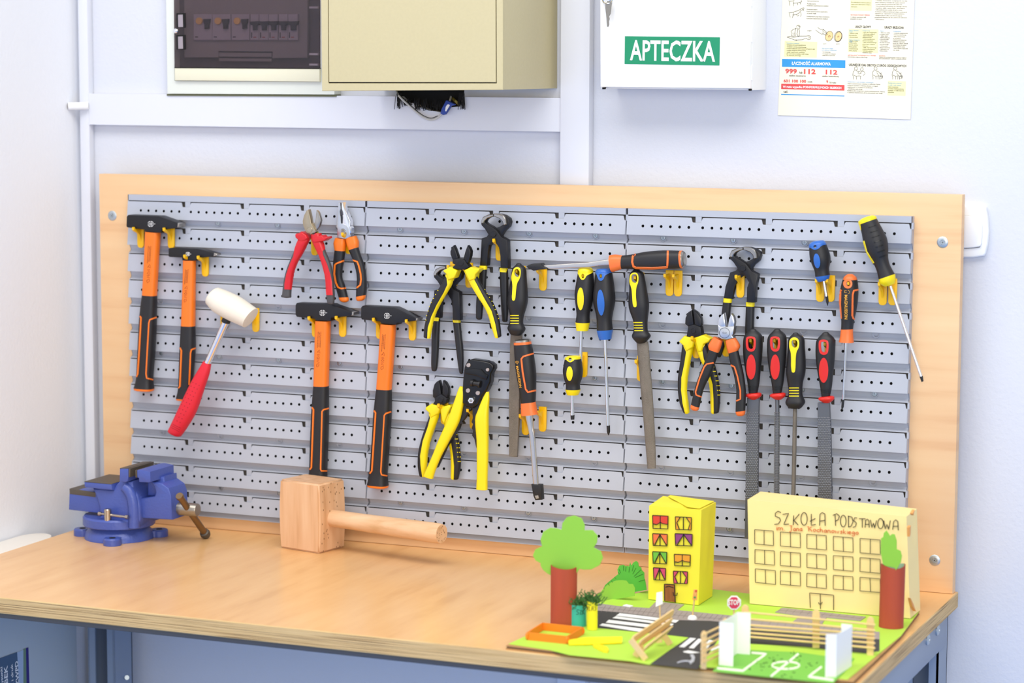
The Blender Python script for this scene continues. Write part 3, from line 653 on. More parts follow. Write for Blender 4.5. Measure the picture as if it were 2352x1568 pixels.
# ---- orange combination pliers
t = thing('combination_pliers', 'combination pliers with orange and black handles beside the red cutters', 'pliers', at0(cR, 1055, 490))
plate('jaw', cR([(1030, 140), (1045, 138), (1085, 250), (1143, 380), (1140, 445), (1157, 470), (1155, 530), (1100, 560), (1040, 470), (1048, 330), (1042, 280), (1030, 250)]), -.0215, -.010, CHR, t, .0012)
plate('jaw', cR([(990, 142), (1016, 140), (1022, 225), (1012, 255), (1016, 300), (1026, 405), (1060, 412), (1100, 435), (1128, 480), (1140, 540), (1155, 575), (1085, 610), (975, 590), (975, 470), (962, 455), (965, 400), (980, 250)]), -.0222, -.009, mat('satin_steel', 'c6c8cc', .3, 1), t, .0014)
plate('jaw_teeth', cR([(1018, 235), (1030, 228), (1044, 262), (1048, 300), (1022, 305), (1014, 262)]), -.0226, -.020, mat('dark_steel', '55555a', .5, .8), t, .0004)
logo('head_mark', cR, 1050, 500, 24, -.0224, mat('brass_print', '7a6a3a', .5), t)
arm(t, cR, [(955, 592, 1087, 608), (933, 660, 1090, 680), (945, 752, 1080, 765)], ORA, None, None, Y=-.015, cap=0, e=2.8)
a = arm(t, cR, [(945, 752, 1080, 765), (930, 880, 1065, 890), (922, 1000, 1045, 1010), (930, 1120, 1045, 1110), (955, 1220, 1075, 1200), (998, 1358, 1118, 1358)], RUB, None, None, Y=-.015, cap=0)
line_on('grip_line', a, [cR([(1064, 886), (965, 925), (947, 945), (940, 1060), (960, 1170), (990, 1230), (1030, 1246), (1086, 1240)])], 4, ORA, t, .0008)
arm(t, cR, [(998, 1356, 1118, 1356), (1004, 1385, 1128, 1378)], ORA, None, None, Y=-.015, cap=.7)
arm(t, cR, [(1086, 600, 1222, 566), (1105, 690, 1255, 645), (1127, 755, 1250, 715)], ORA, None, None, Y=-.015, cap=0, e=2.8)
a = arm(t, cR, [(1127, 755, 1250, 715), (1170, 850, 1285, 830), (1200, 940, 1320, 920), (1225, 1040, 1345, 1020), (1232, 1150, 1355, 1140), (1225, 1250, 1355, 1260), (1221, 1352, 1345, 1328)], RUB, None, None, Y=-.015, cap=0)
line_on('grip_line', a, [cR([(1172, 880), (1235, 900), (1255, 950), (1280, 1060), (1285, 1130), (1275, 1200), (1228, 1237)])], 4, ORA, t, .0008)
arm(t, cR, [(1221, 1350, 1345, 1326), (1222, 1380, 1342, 1360)], ORA, None, None, Y=-.015, cap=.6)
# ---- carpenter pincers
def pincers(label, f, grips, bands, Y=-.016, la=None, ra=None):
    """f maps the master drawing (crop cN of the highest pair) to photograph pixels"""
    t = thing('pincers', label, 'pincers', onY(*f([(915, 322)])[0], Y))
    plate('jaw', f([(890, 300), (915, 262), (985, 240), (1022, 215), (1024, 185), (990, 150), (945, 134), (918, 130), (918, 99), (985, 101), (1040, 118), (1085, 150), (1096, 190), (1082, 240), (1030, 287), (1005, 330), (998, 350), (930, 395), (870, 440)])+(la or f([(858, 520), (850, 668), (768, 664), (778, 500)]))+f([(785, 366), (840, 350), (858, 325)]), Y-.004, Y+.008, STEELB, t, .0018, 2)
    plate('jaw', f([(915, 130), (870, 140), (836, 165), (825, 190), (850, 212), (900, 240), (950, 275), (985, 325), (1005, 352), (1070, 386)])+(ra or f([(1073, 520), (1077, 692), (992, 690), (990, 560)]))+f([(975, 470), (935, 405), (885, 370), (850, 310), (820, 262), (785, 226), (777, 185), (800, 135), (860, 108), (915, 101)]), Y-.010, Y+.002, STEELB, t, .0018, 2)
    plate('cutting_edge', f([(914, 104), (860, 112), (801, 140), (779, 184), (783, 202), (808, 204), (820, 175), (850, 148), (890, 132), (914, 128)]), Y-.0108, Y-.004, STEEL, t, .0008, 1)
    plate('cutting_edge', f([(919, 97), (985, 104), (1030, 126), (1052, 165), (1058, 216), (1028, 224), (1015, 182), (985, 150), (945, 135), (919, 128)]), Y-.0095, Y-.001, STEEL, t, .0008, 1)
    x, y = f([(915, 322)])[0]; rr = abs(f([(945, 322)])[0][0]-x); disc('pivot', x, y, rr, Y-.012, Y-.009, STEELB, t)
    for g in grips: loft('handle', g, Y, BLACK, t, k=.75, e=2.6, c1=.55)
    for b in bands: loft('band', b, Y, YEL, t, k=.8, e=2.8, sub=1)
    return t
pincers('black pincers with yellow bands, highest on the board', cN, [pr(cN, [(768, 664, 850, 667), (760, 800, 842, 805), (740, 960, 830, 970), (730, 1100, 808, 1110), (729, 1232, 795, 1240)]), pr(cN, [(992, 690, 1076, 692), (990, 800, 1080, 800), (998, 1000, 1082, 1000), (1005, 1150, 1080, 1150), (1014, 1262, 1073, 1265)])],
    [pr(cN, [(767, 662, 851, 665), (764, 702, 850, 706)]), pr(cN, [(990, 688, 1077, 692), (989, 730, 1076, 736)])])
f2 = lambda L: cN([((x-915)*.98+395, (y-100)*1.0+670) for x, y in L])
pincers('black pincers with yellow bands, hanging behind the open yellow-handled cutters', f2, [pr(cN, [(268, 1225, 338, 1228), (248, 1400, 330, 1405), (243, 1600, 322, 1605), (240, 1740, 312, 1745), (246, 1800, 300, 1805)]), pr(cN, [(474, 1240, 556, 1245), (492, 1400, 572, 1400), (515, 1600, 592, 1600), (535, 1760, 592, 1765), (548, 1832, 588, 1835)])],
    [pr(cN, [(262, 1225, 338, 1228), (258, 1262, 334, 1268)]), pr(cN, [(474, 1240, 556, 1243), (478, 1280, 561, 1285)])], -.012)
f3 = lambda L: cP([((x-915)*.845+620, (y-100)*.815+103) for x, y in L])
pincers('black pincers with yellow bands, on the right-hand panel above the orange cutters', f3, [pr(cP, [(455, 542, 527, 545), (437, 690, 512, 690), (415, 850, 492, 850), (400, 985, 455, 985), (404, 1038, 432, 1042)]), pr(cP, [(650, 572, 722, 577), (643, 720, 718, 720), (640, 850, 715, 850), (650, 1000, 710, 1000), (662, 1110, 702, 1110)])],
    [pr(cP, [(456, 538, 530, 544), (453, 573, 526, 579)]), pr(cP, [(650, 572, 723, 577), (648, 607, 721, 612)])], -.008, cP([(550, 440), (528, 548), (454, 542), (470, 440)]), cP([(729, 450), (723, 578), (650, 574), (654, 450)]))
# ---- yellow and black cutters
def cutters(label, c, jl, jr, body, L, Q, Y, piv):
    t = thing('diagonal_cutters', label, 'pliers', at0(c, *piv, Y))
    for j in (jl, jr): plate('jaw', c(j), Y-.0045, Y+.005, STEELB, t, .0022, 2)
    plate('joint', c(body), Y-.0065, Y+.006, STEELB, t, .0016, 2); disc('pivot', *c([piv])[0], 6, Y-.0075, Y-.005, STEELB, t)
    for q in (L, Q): arm(t, c, q[0], RUB, q[1], YEL, q[2], q[3], Y=Y, ridges=q[4])
    return t
cutters('open diagonal cutters with yellow and black handles, in front of black pincers', cN, [(480, 443), (500, 480), (530, 570), (530, 592), (470, 605), (445, 545), (443, 510), (460, 465)], [(632, 443), (655, 470), (670, 510), (665, 560), (640, 635), (605, 640), (586, 595), (590, 570), (610, 500)],
    [(470, 597), (520, 586), (560, 585), (600, 600), (625, 640), (655, 680), (600, 708), (545, 708), (478, 697), (470, 680), (498, 655), (468, 640)],
    ([(430, 680, 522, 722), (400, 770, 490, 800), (350, 870, 450, 895), (285, 970, 390, 1000), (230, 1090, 325, 1110), (190, 1220, 275, 1225), (165, 1340, 245, 1350), (158, 1440, 228, 1455)],
     [(440, 672), (530, 720), (492, 815), (445, 920), (355, 1070), (288, 1200), (254, 1330), (230, 1470), (195, 1470), (205, 1340), (240, 1220), (300, 1090), (380, 950), (415, 870), (410, 800), (390, 760)], [(440, 676), (522, 722), (490, 800), (418, 826), (405, 762), (360, 722), (395, 703)],
     [(314, 936), (290, 980), (266, 1022), (242, 1068), (222, 1112), (204, 1160), (188, 1210), (179, 1258)], None),
    ([(600, 715, 690, 680), (640, 800, 730, 760), (690, 900, 780, 850), (750, 1000, 845, 960), (815, 1100, 905, 1050), (870, 1210, 955, 1160), (900, 1320, 990, 1290), (940, 1450, 1005, 1430)],
     [(595, 712), (690, 672), (720, 740), (712, 820), (760, 910), (830, 1040), (900, 1160), (940, 1300), (970, 1460), (932, 1460), (900, 1330), (868, 1220), (812, 1110), (745, 1000), (685, 900), (635, 800)], [(600, 715), (670, 678), (690, 690), (765, 700), (758, 720), (720, 760), (712, 810), (650, 832)],
     [(823, 926), (848, 970), (874, 1012), (900, 1054), (917, 1100), (937, 1144), (959, 1196), (973, 1242)], None), -.036, (560, 640))
cutters('closed diagonal cutters with yellow and black handles, half behind the wire stripper', cS, [(280, 385), (290, 420), (300, 510), (302, 540), (250, 565), (220, 545), (218, 480), (235, 420), (260, 395)], [(315, 387), (340, 405), (365, 450), (370, 500), (360, 548), (318, 545), (310, 500)],
    [(235, 550), (300, 515), (340, 540), (355, 560), (350, 600), (300, 632), (220, 612), (240, 580)],
    ([(195, 625, 290, 640), (190, 720, 285, 700), (160, 810, 255, 800), (115, 940, 205, 940), (85, 1080, 175, 1080), (82, 1200, 165, 1210), (98, 1290, 150, 1295)],
     [(190, 610), (298, 632), (290, 710), (258, 800), (210, 940), (178, 1070), (168, 1210), (155, 1302), (125, 1302), (110, 1200), (105, 1100), (130, 960), (180, 820), (200, 740), (185, 690)], [(205, 608), (295, 635), (275, 700), (200, 745), (190, 700), (147, 660), (155, 640)], None, None),
    ([(295, 630, 390, 620), (310, 720, 400, 700), (350, 850, 440, 850), (375, 960, 470, 940), (395, 1080, 485, 1070), (400, 1200, 488, 1200), (398, 1310, 465, 1320)],
     [(285, 640), (385, 612), (380, 700), (372, 800), (394, 960), (416, 1100), (425, 1200), (422, 1325), (393, 1325), (395, 1200), (385, 1080), (365, 970), (330, 860), (300, 760)], [(290, 640), (380, 618), (395, 640), (370, 690), (330, 805), (305, 765)], None,
     [(441, 900, 12), (445, 940, 13), (455, 980, 13), (462, 1023, 13), (466, 1066, 13), (470, 1110, 13), (471, 1153, 12)]), -.012, (295, 570))
cutters('closed diagonal cutters with yellow and black handles, under the level chisel on the right panel', cP, [(185, 640), (188, 680), (199, 768), (150, 785), (122, 762), (125, 710), (150, 660)], [(195, 640), (230, 665), (260, 710), (266, 760), (250, 795), (203, 768)],
    [(150, 780), (200, 765), (258, 788), (270, 862), (210, 884), (135, 872)],
    ([(110, 870, 205, 885), (100, 960, 195, 960), (85, 1080, 170, 1080), (65, 1220, 147, 1220), (65, 1340, 140, 1340), (80, 1440, 152, 1440), (112, 1522, 160, 1520)],
     [(112, 862), (210, 882), (200, 980), (172, 1090), (150, 1220), (145, 1340), (156, 1440), (164, 1530), (128, 1532), (105, 1440), (92, 1330), (95, 1220), (120, 1100), (135, 1000), (115, 955)], [(115, 865), (205, 885), (190, 960), (135, 1000), (110, 950), (70, 915), (85, 895)], None, None),
    ([(205, 880, 290, 860), (225, 960, 310, 930), (255, 1050, 340, 1010), (300, 1150, 380, 1110), (330, 1250, 410, 1220), (345, 1350, 425, 1330), (348, 1450, 425, 1430), (352, 1522, 415, 1518)],
     [(200, 880), (280, 855), (300, 930), (272, 980), (287, 1060), (332, 1180), (362, 1280), (370, 1400), (372, 1532), (344, 1532), (340, 1380), (324, 1260), (286, 1140), (246, 1050), (220, 970)], [(205, 880), (275, 856), (345, 890), (325, 920), (285, 935), (268, 1000), (235, 1000)], None,
     [(362, 1130, 11), (374, 1168, 11), (387, 1207, 11), (398, 1248, 11), (406, 1290, 11), (410, 1330, 11), (412, 1370, 10)]), -.013, (195, 820))
# ---- orange diagonal cutters
t = thing('diagonal_cutters', 'chrome diagonal cutters with orange and black handles, in front of the right-hand pincers', 'pliers', at0(cP, 463, 838, -.026))
Yo = -.036; sat = mat('bright_satin_steel', 'd4d5d8', .35, 1)
plate('jaw', cP([(458, 668), (468, 740), (474, 790), (430, 795), (404, 772), (408, 730), (430, 690)]), Yo-.005, Yo+.005, sat, t, .0018)
plate('jaw', cP([(520, 672), (540, 700), (548, 745), (541, 792), (488, 790), (500, 720)]), Yo-.004, Yo+.006, sat, t, .0018)
plate('joint', cP([(404, 772), (430, 786), (545, 784), (536, 850), (526, 858), (540, 882), (485, 897), (440, 892), (398, 867), (412, 840)]), Yo-.007, Yo+.006, sat, t, .0014)
lines_flat('joint_ring', [cP(ell(463, 838, 44, 44))+cP([(507, 838)])], .9, fY(Yo-.0071), mat('dark_steel', '55555a', .5, .8), t)
txt('hardness_print', 'Cr-V', onY(*cP([(446, 843)])[0], Yo-.0072), onY(*cP([(482, 846)])[0], Yo-.0072), Vector((0, 0, 1)), .0026, mat('dark_steel', '55555a', .5, .8), t)
arm(t, cP, [(372, 868, 447, 905), (328, 938, 432, 962), (332, 977, 414, 1007)], ORA2, None, None, Y=Yo, cap=0, e=3)
a = arm(t, cP, [(332, 975, 414, 1007), (300, 1070, 385, 1090), (250, 1190, 345, 1200), (210, 1310, 285, 1320), (177, 1452, 248, 1476)], RUB, None, None, Y=Yo, cap=0)
line_on('grip_line', a, [cP([(370, 1094), (312, 1104), (290, 1130), (250, 1230), (216, 1345), (222, 1370), (264, 1386)])], 3.6, ORA2, t, .0008)
arm(t, cP, [(177, 1450, 248, 1474), (171, 1472, 243, 1494)], ORA2, None, None, Y=Yo, cap=.6)
arm(t, cP, [(473, 902, 556, 878), (484, 962, 597, 945), (498, 1014, 582, 988)], ORA2, None, None, Y=Yo, cap=0, e=3)
a = arm(t, cP, [(498, 1012, 582, 988), (515, 1100, 605, 1090), (545, 1200, 628, 1190), (565, 1320, 645, 1320), (562, 1420, 645, 1420), (559, 1514, 641, 1505)], RUB, None, None, Y=Yo, cap=0)
line_on('grip_line', a, [cP([(518, 1113), (550, 1130), (575, 1210), (600, 1330), (600, 1405), (566, 1421)])], 3.6, ORA2, t, .0008)
arm(t, cP, [(558, 1512, 643, 1503), (562, 1532, 640, 1530)], ORA2, None, None, Y=Yo, cap=.55)
# ---- wire stripper
t = thing('wire_stripper', 'automatic wire stripper with black head and broad yellow handles', 'wire stripper', at0(cS, 583, 577, -.022))
Yw_ = -.026
plate('lever', cS([(500, 590), (600, 640), (560, 690), (525, 745), (500, 775), (518, 800), (480, 800), (465, 850), (440, 880), (350, 1020), (260, 1215), (228, 1200), (300, 1000), (440, 780), (480, 690)]), Yw_-.003, Yw_+.006, BLACK, t, .001)
plate('lever', cS([(595, 640), (665, 590), (655, 680), (640, 760), (645, 900), (642, 1040), (632, 1020), (615, 940), (592, 905), (604, 860), (588, 840), (602, 800), (588, 780), (600, 740)]), Yw_-.003, Yw_+.006, BLACK, t, .001)
plate('head', cS([(520, 260), (545, 205), (592, 183), (700, 200), (760, 215), (795, 242), (798, 275), (772, 320), (765, 400), (735, 475), (690, 530), (655, 610), (600, 650), (540, 640), (500, 600), (500, 480), (506, 380), (515, 300)]), Yw_-.008, Yw_+.008, mat('gloss_black_steel', '141416', .25, .2), t, .003, 3)
plate('cover_plate', cS([(530, 285), (600, 275), (680, 280), (715, 320), (745, 340), (730, 380), (690, 370), (640, 345), (560, 330), (528, 320)]), Yw_-.0105, Yw_-.007, mat('gloss_black_steel', '141416', .25, .2), t, .001)
lathe('knob', onY(*cS([(588, 408)])[0], Yw_-.011), (1, 0, -.12), [(0, .0055), (.004, .0055), (.0045, .004), (.012, .004), (.0125, .0055), (.016, .0055)], BLACK, t, 14)
loft('handle', pr(cS, [(480, 440, 510, 446), (455, 500, 524, 495), (435, 560, 522, 555), (400, 660, 505, 670), (350, 790, 472, 790), (285, 935, 400, 930), (215, 1110, 310, 1095), (150, 1255, 246, 1250), (137, 1288, 226, 1318)]), Yw_-.004, YEL, t, k=.62, e=3, c1=.15)
loft('handle', pr(cS, [(728, 496, 757, 491), (694, 560, 760, 560), (655, 660, 754, 655), (626, 755, 752, 760), (640, 950, 751, 950), (642, 1150, 748, 1150), (642, 1300, 742, 1310), (637, 1415, 742, 1422)]), Yw_-.004, YEL, t, k=.62, e=3, c1=.12)
for x, y, r in ((560, 242, 4.8), (740, 285, 4), (568, 303, 4.6), (555, 482, 5), (648, 505, 5)): disc('rivet', *cS([(x, y)])[0], r, Yw_-.0095, Yw_-.006, mat('rivet_steel', 'c9b8ac', .3, .9), t)
disc('pivot_ring', *cS([(585, 577)])[0], 11, Yw_-.0092, Yw_-.006, mat('gloss_black_steel', '141416', .25, .2), t, bev=.001)
disc('pivot_nut', *cS([(583, 577)])[0], 7, Yw_-.0125, Yw_-.008, CHR, t, seg=6); disc('pivot_pin', *cS([(582, 577)])[0], 3.2, Yw_-.0140, Yw_-.012, STEEL, t)
# ---- files and rasps
def file_tool(name, label, cat, c, secs, ring, hole, stripes=None, oval=None, collar=None, m=YEL, rings=None, Y=-.0265, c0=.5, c1=.25):
    t = thing(name, label, cat, at0(c, *secs[0][:2], Y)); a = loft('handle', pr(c, secs), Y, RUB, t, k=.72, e=2.3, c0=c0, c1=c1, sub=4, seg=24)
    ring, hole = chaikin(ring), chaikin(hole); pierce(a, c(hole)); inlay('hole_ring', a, c(ring), m, t, .0006, c(hole))
    if oval: inlay('handle_inlay', a, c(oval), m, t, .0008)
    if stripes: line_on('grip_stripe', a, [c([(x0, y), (x1, y)]) for x0, x1, y in stripes], 2.4, YEL if m is YEL else m, t, .0006)
    if rings: line_on('grip_rings', a, [c([(x0, y), ((x0+x1)/2, y+3), (x1, y)]) for x0, x1, y in rings], 1.6, BLACK, t, .0009)
    if collar: loft('collar', pr(c, collar), Y, RED2, t, k=.75, e=2.2, c0=.15, c1=.2, sub=3)
    return t
t = file_tool('file', 'flat file with black handle and yellow hanging ring, behind the upright chisel', 'file', cN, [(1166, 652, 1226, 652), (1125, 700, 1272, 700), (1108, 810, 1282, 815), (1090, 920, 1290, 930), (1073, 1050, 1293, 1050), (1082, 1130, 1275, 1135), (1100, 1210, 1250, 1215), (1092, 1290, 1243, 1295), (1072, 1345, 1268, 1360), (1098, 1402, 1228, 1418)],
    [(1135, 720), (1145, 695), (1170, 683), (1195, 683), (1215, 700), (1218, 740), (1210, 800), (1175, 860), (1165, 950), (1158, 1035), (1140, 1050), (1120, 1035), (1128, 940), (1130, 860), (1115, 800), (1125, 750)], [(1145, 735), (1155, 705), (1185, 700), (1203, 720), (1205, 770), (1185, 795), (1150, 770)], [(1105, 1195, y) for y in (1208, 1237, 1266, 1295)])
plate('blade', cN([(1105, 1400), (1225, 1410)])+cS([(1045, 400), (1036, 800), (1021, 1112), (945, 1105), (943, 600), (953, 60)]), -.018, -.0135, FILE, t, .0006, 1)
t = file_tool('file', 'half-round file with black handle and yellow hanging ring, under the level chisel', 'file', cD, [(1462, 434, 1550, 430), (1425, 470, 1592, 465), (1418, 560, 1615, 560), (1420, 680, 1638, 690), (1410, 830, 1660, 840), (1425, 930, 1658, 930), (1462, 1030, 1645, 1035), (1475, 1110, 1642, 1110), (1470, 1180, 1648, 1180), (1452, 1245, 1682, 1240), (1506, 1316, 1627, 1310)],
    [(1428, 510), (1440, 475), (1480, 458), (1515, 465), (1533, 500), (1530, 580), (1505, 640), (1500, 750), (1515, 870), (1490, 888), (1465, 870), (1455, 700), (1445, 630), (1425, 590)], [(1442, 510), (1460, 478), (1500, 475), (1518, 500), (1517, 565), (1495, 590), (1450, 570)], [(1472+i*4, 1580+i*3, 1072+i*33) for i in range(4)])
loft('blade', pr(cF, [(880, 200, 998, 190), (893, 350, 1012, 345), (920, 650, 1038, 650), (950, 1000, 1060, 1000), (975, 1300, 1073, 1300), (988, 1462, 1075, 1460)]), -.025, FILE, t, k=.35, e=2.2, sub=2)
def rasp_teeth(parent, c, rows, Y, m, step=15):
    bm = bmesh.new()
    for (x0, y0, x1), (x2, y1, x3) in zip(rows, rows[1:]):
        n = int((y1-y0)/step)
        for i in range(n):
            y = y0+(y1-y0)*i/n; a = x0+(x2-x0)*i/n; b = x1+(x3-x1)*i/n; k = max(2, int((b-a)/13))
            for j in range(k):
                x = a+(b-a)*(j+.5+(.25 if i % 2 else -.25))/k; p = onY(*c([(x, y)])[0], Y); s = .0011
                v = [bm.verts.new(p+Vector(q)) for q in ((-s, 0, s), (s, 0, s), (s*.2, 0, -s*.9), (.0001, -.0011, .0001))]
                for q in ((0, 1, 3), (1, 2, 3), (2, 0, 3)): bm.faces.new([v[z] for z in q])
    return stuff(link('teeth', finish(bm, 0), m, parent))
RT = mat('tooth_steel', '9a9ca2', .4, .7)
H = [(155, 70, 215, 67), (110, 120, 262, 115), (100, 190, 268, 190), (103, 300, 262, 300), (120, 420, 250, 420), (138, 520, 240, 520), (150, 610, 222, 610)]
RG = [(125, 140), (140, 122), (195, 122), (210, 145), (208, 220), (190, 250), (150, 250), (128, 220)]; HO = [(143, 145), (150, 138), (185, 138), (192, 150), (190, 210), (180, 228), (158, 228), (145, 210)]
def shp(L, dx, dy): return [(a+dx, b+dy, c_+dx, d+dy) for a, b, c_, d in L]
CO = [(124, 615, 256, 605), (122, 630, 258, 628), (160, 655, 225, 655)]
for i, (dx, dy, sx_, lb, kind) in enumerate(((0, 0, 1, 'flat rasp with red-ringed black handle, leftmost of four beside the orange cutters', 'flat'), (206, 0, 1.0, 'round rasp with red-ringed black handle, second of the four', 'round'), (622, 28, 1.02, 'flat rasp with red-ringed black handle, beside the orange screwdriver', 'flat2'))):
    t = file_tool('rasp', lb, 'rasp', cG, shp(H, dx, dy), sh(RG, dx+(2 if i else 0), dy), sh(HO, dx+(2 if i else 0), dy), None, ell(170+dx, 382+dy, 38, 107), shp(CO, dx+(2 if i else 0), dy+3), RED2, [(148+dx, 226+dx, y+dy) for y in (548, 563, 578)])
    if kind == 'flat':
        plate('blade', cG([(132, 650), (236, 650), (232, 770), (222, 1480), (215, 1850), (112, 1850), (118, 1490), (128, 770)]), -.0295, -.0235, RASP, t, .0006, 1); rasp_teeth(t, cG, [(130, 775, 232), (118, 1520, 222)], -.0296, RT)
    elif kind == 'flat2':
        plate('blade', cG([(738, 690), (838, 690), (852, 1000), (858, 1510), (860, 1800), (742, 1800), (740, 1510), (738, 1000)]), -.0295, -.0235, RASP, t, .0006, 1); rasp_teeth(t, cG, [(740, 820, 846), (742, 1560, 857)], -.0296, RT)
    else:
        loft('blade', pr(cG, [(374, 655, 412, 655), (376, 770, 412, 770), (370, 900, 414, 900), (366, 1480, 410, 1480), (366, 1640, 404, 1640)]), -.0265, RASP, t, k=1, e=2, sub=1, seg=14)
        bm = bmesh.new()
        for q in range(62):
            y = 775+q*13.5
            for j in range(7):
                al = (j+.5*(q % 2))/7*math.pi; p = onY(*cG([(392-q*.08, y)])[0], -.0265); r = .0037; d = Vector((math.cos(al), -math.sin(al), 0)); s = .0010
                v = [bm.verts.new(p+d*r+Vector(w)) for w in ((-s*d.y, s*d.x, s), (s*d.y, -s*d.x, s), (0, 0, -s))]+[bm.verts.new(p+d*(r+.0013))]
                for w in ((0, 1, 3), (1, 2, 3), (2, 0, 3)): bm.faces.new([v[z] for z in w])
        stuff(link('teeth', finish(bm, 0), RT, t))
t = file_tool('file', 'round file with black handle and yellow hanging ring, between the red-ringed rasps', 'file', cG, [(525, 100, 575, 97), (490, 140, 622, 135), (484, 220, 630, 220), (478, 330, 636, 330), (470, 430, 634, 430), (480, 510, 615, 510), (490, 580, 608, 580), (485, 630, 612, 630), (463, 685, 632, 685), (485, 725, 605, 728)],
    [(498, 165), (510, 140), (540, 127), (570, 140), (582, 165), (580, 215), (552, 260), (550, 420), (532, 433), (513, 420), (515, 265), (498, 220)], [(513, 170), (525, 150), (555, 150), (567, 170), (565, 205), (545, 220), (520, 205)], [(497, 578, y) for y in (562, 585, 608, 632)], Y=-.0265)
loft('blade', pr(cG, [(527, 735, 563, 735), (520, 1100, 558, 1100), (512, 1480, 550, 1480), (510, 1640, 546, 1640)]), -.0265, FILE, t, k=1, e=2, sub=1, seg=14)
# ---- chisels
STC = mat('chisel_steel', 'cfc8bf', .2, 1)
t = thing('chisel', 'chisel with orange and black handle hanging upright, black guard on its tip', 'chisel', at0(cS, 1120, 300, -.032)); Yc = -.0335
a = loft('grip', pr(cS, [(993, 45, 1157, 38), (998, 150, 1178, 130), (1012, 300, 1200, 290), (1035, 430, 1202, 430), (1052, 530, 1200, 530), (1060, 602, 1196, 590)]), Yc, RUB, t, k=.85, e=2.4)
loft('ring', pr(cS, [(992, 26, 1154, 15), (993, 48, 1158, 40)]), Yc, ORA2, t, k=.86, e=2.4, sub=1)
loft('striking_cap', pr(cS, [(998, 8, 1148, -4), (993, 27, 1154, 16)]), Yc, STEEL, t, k=.86, e=2.3, sub=1, c0=.12)
loft('collar', pr(cS, [(1058, 602, 1197, 588), (1060, 690, 1212, 668), (1062, 718, 1224, 704)]), Yc, ORA2, t, k=.85, e=2.5)
line_on('grip_line', a, [cS([(1177, 130), (1082, 158), (1063, 182), (1075, 300), (1104, 468), (1124, 496), (1199, 480)])], 4.2, ORA2, t, .0008)
loft('blade', pr(cS, [(1100, 712, 1170, 708), (1118, 800, 1176, 820), (1135, 880, 1190, 900), (1145, 960, 1196, 960), (1160, 1150, 1211, 1150), (1176, 1385, 1230, 1385)]), Yc, STC, t, k=.55, e=4, sub=2)
gd = plate('tip_guard', cS([(1153, 1370), (1244, 1376), (1254, 1518), (1192, 1522), (1174, 1482)]), Yc-.006, Yc+.006, BLACK, t, .0015)
plate('guard_window', cS([(1190, 1478), (1222, 1474), (1228, 1502), (1200, 1508)]), Yc-.0064, Yc-.0055, mat('window_grey', '9a948c', .4), t, .0002)
def side_word(name, L, c, word, p0, p1, cap_px, m, parent, bold=.02):
    """lettering wrapped on a round handle, read along p0 -> p1"""
    me = text_mesh(word, bold); x0 = min(v.co.x for v in me.vertices); x1 = max(v.co.x for v in me.vertices); bm = bmesh.new(); A = c([p0])[0]; B = c([p1])[0]
    dx, dy = B[0]-A[0], B[1]-A[1]; l = math.hypot(dx, dy); nx, ny = dy/l, -dx/l; vs = []
    for v in me.vertices:
        u = (v.co.x-x0)/(x1-x0); w = v.co.y/.7*cap_px; h = hit(L, A[0]+dx*u+nx*w, A[1]+dy*u+ny*w); vs.append(bm.verts.new(h[0]+h[1]*.0006) if h else None)
    for p in me.polygons:
        q = [vs[i] for i in p.vertices]
        if None not in q:
            try: bm.faces.new(q)
            except ValueError: pass
    bpy.data.meshes.remove(me); me = bpy.data.meshes.new('m'); bm.to_mesh(me); bm.free(); return link(name, me, m, parent)
side_word('lettering', a, cS, 'MAGNUSSON', (1014, 250), (1047, 455), 5.2, GOLD, t)
line_on('handle_mark', a, [cS([(1010, 205), (1034, 202)]), cS([(1012, 222), (1036, 219)]), cS([(1010, 205), (1012, 222)]), cS([(1034, 202), (1036, 219)]), cS([(1022, 198), (1025, 232)])], .8, GOLD, t, .0004)
t = thing('chisel', 'chisel with orange and black handle lying level across its hooks', 'chisel', at0(cD, 1500, 320, -.03)); Yc = -.031
a = loft('grip', pr(cD, [(1335, 248, 1332, 415), (1450, 235, 1445, 415), (1600, 205, 1600, 422), (1750, 190, 1760, 425), (1880, 185, 1885, 416), (2050, 190, 2066, 408)]), Yc, RUB, t, k=.85, e=2.4)
loft('ring', pr(cD, [(2045, 188, 2060, 408), (2070, 189, 2083, 406)]), Yc, ORA2, t, k=.86, e=2.4, sub=1)
loft('striking_cap', pr(cD, [(2070, 191, 2083, 404), (2092, 205, 2102, 390)]), Yc, STEEL, t, k=.86, e=2.3, sub=1, c1=.12)
loft('collar', pr(cD, [(1184, 243, 1214, 452), (1250, 236, 1262, 440), (1336, 247, 1333, 414)]), Yc, ORA2, t, k=.85, e=2.5)
line_on('grip_line', a, [cD([(1492, 232), (1462, 262), (1455, 330), (1470, 382), (1500, 400), (1700, 406), (1885, 392), (1890, 300), (1892, 195)])], 5, ORA2, t, .0008)
loft('blade', pr(cD, [(1186, 292, 1192, 366), (1060, 308, 1052, 374), (930, 330, 930, 392), (600, 352, 602, 406), (335, 374, 340, 412)]), Yc, STC, t, k=.5, e=4, sub=2)
plate('tip_guard', cD([(148, 392), (165, 370), (215, 352), (330, 345), (345, 370), (400, 420), (300, 426), (240, 438), (170, 405)]), Yc-.007, Yc+.007, BLACK, t, .002)
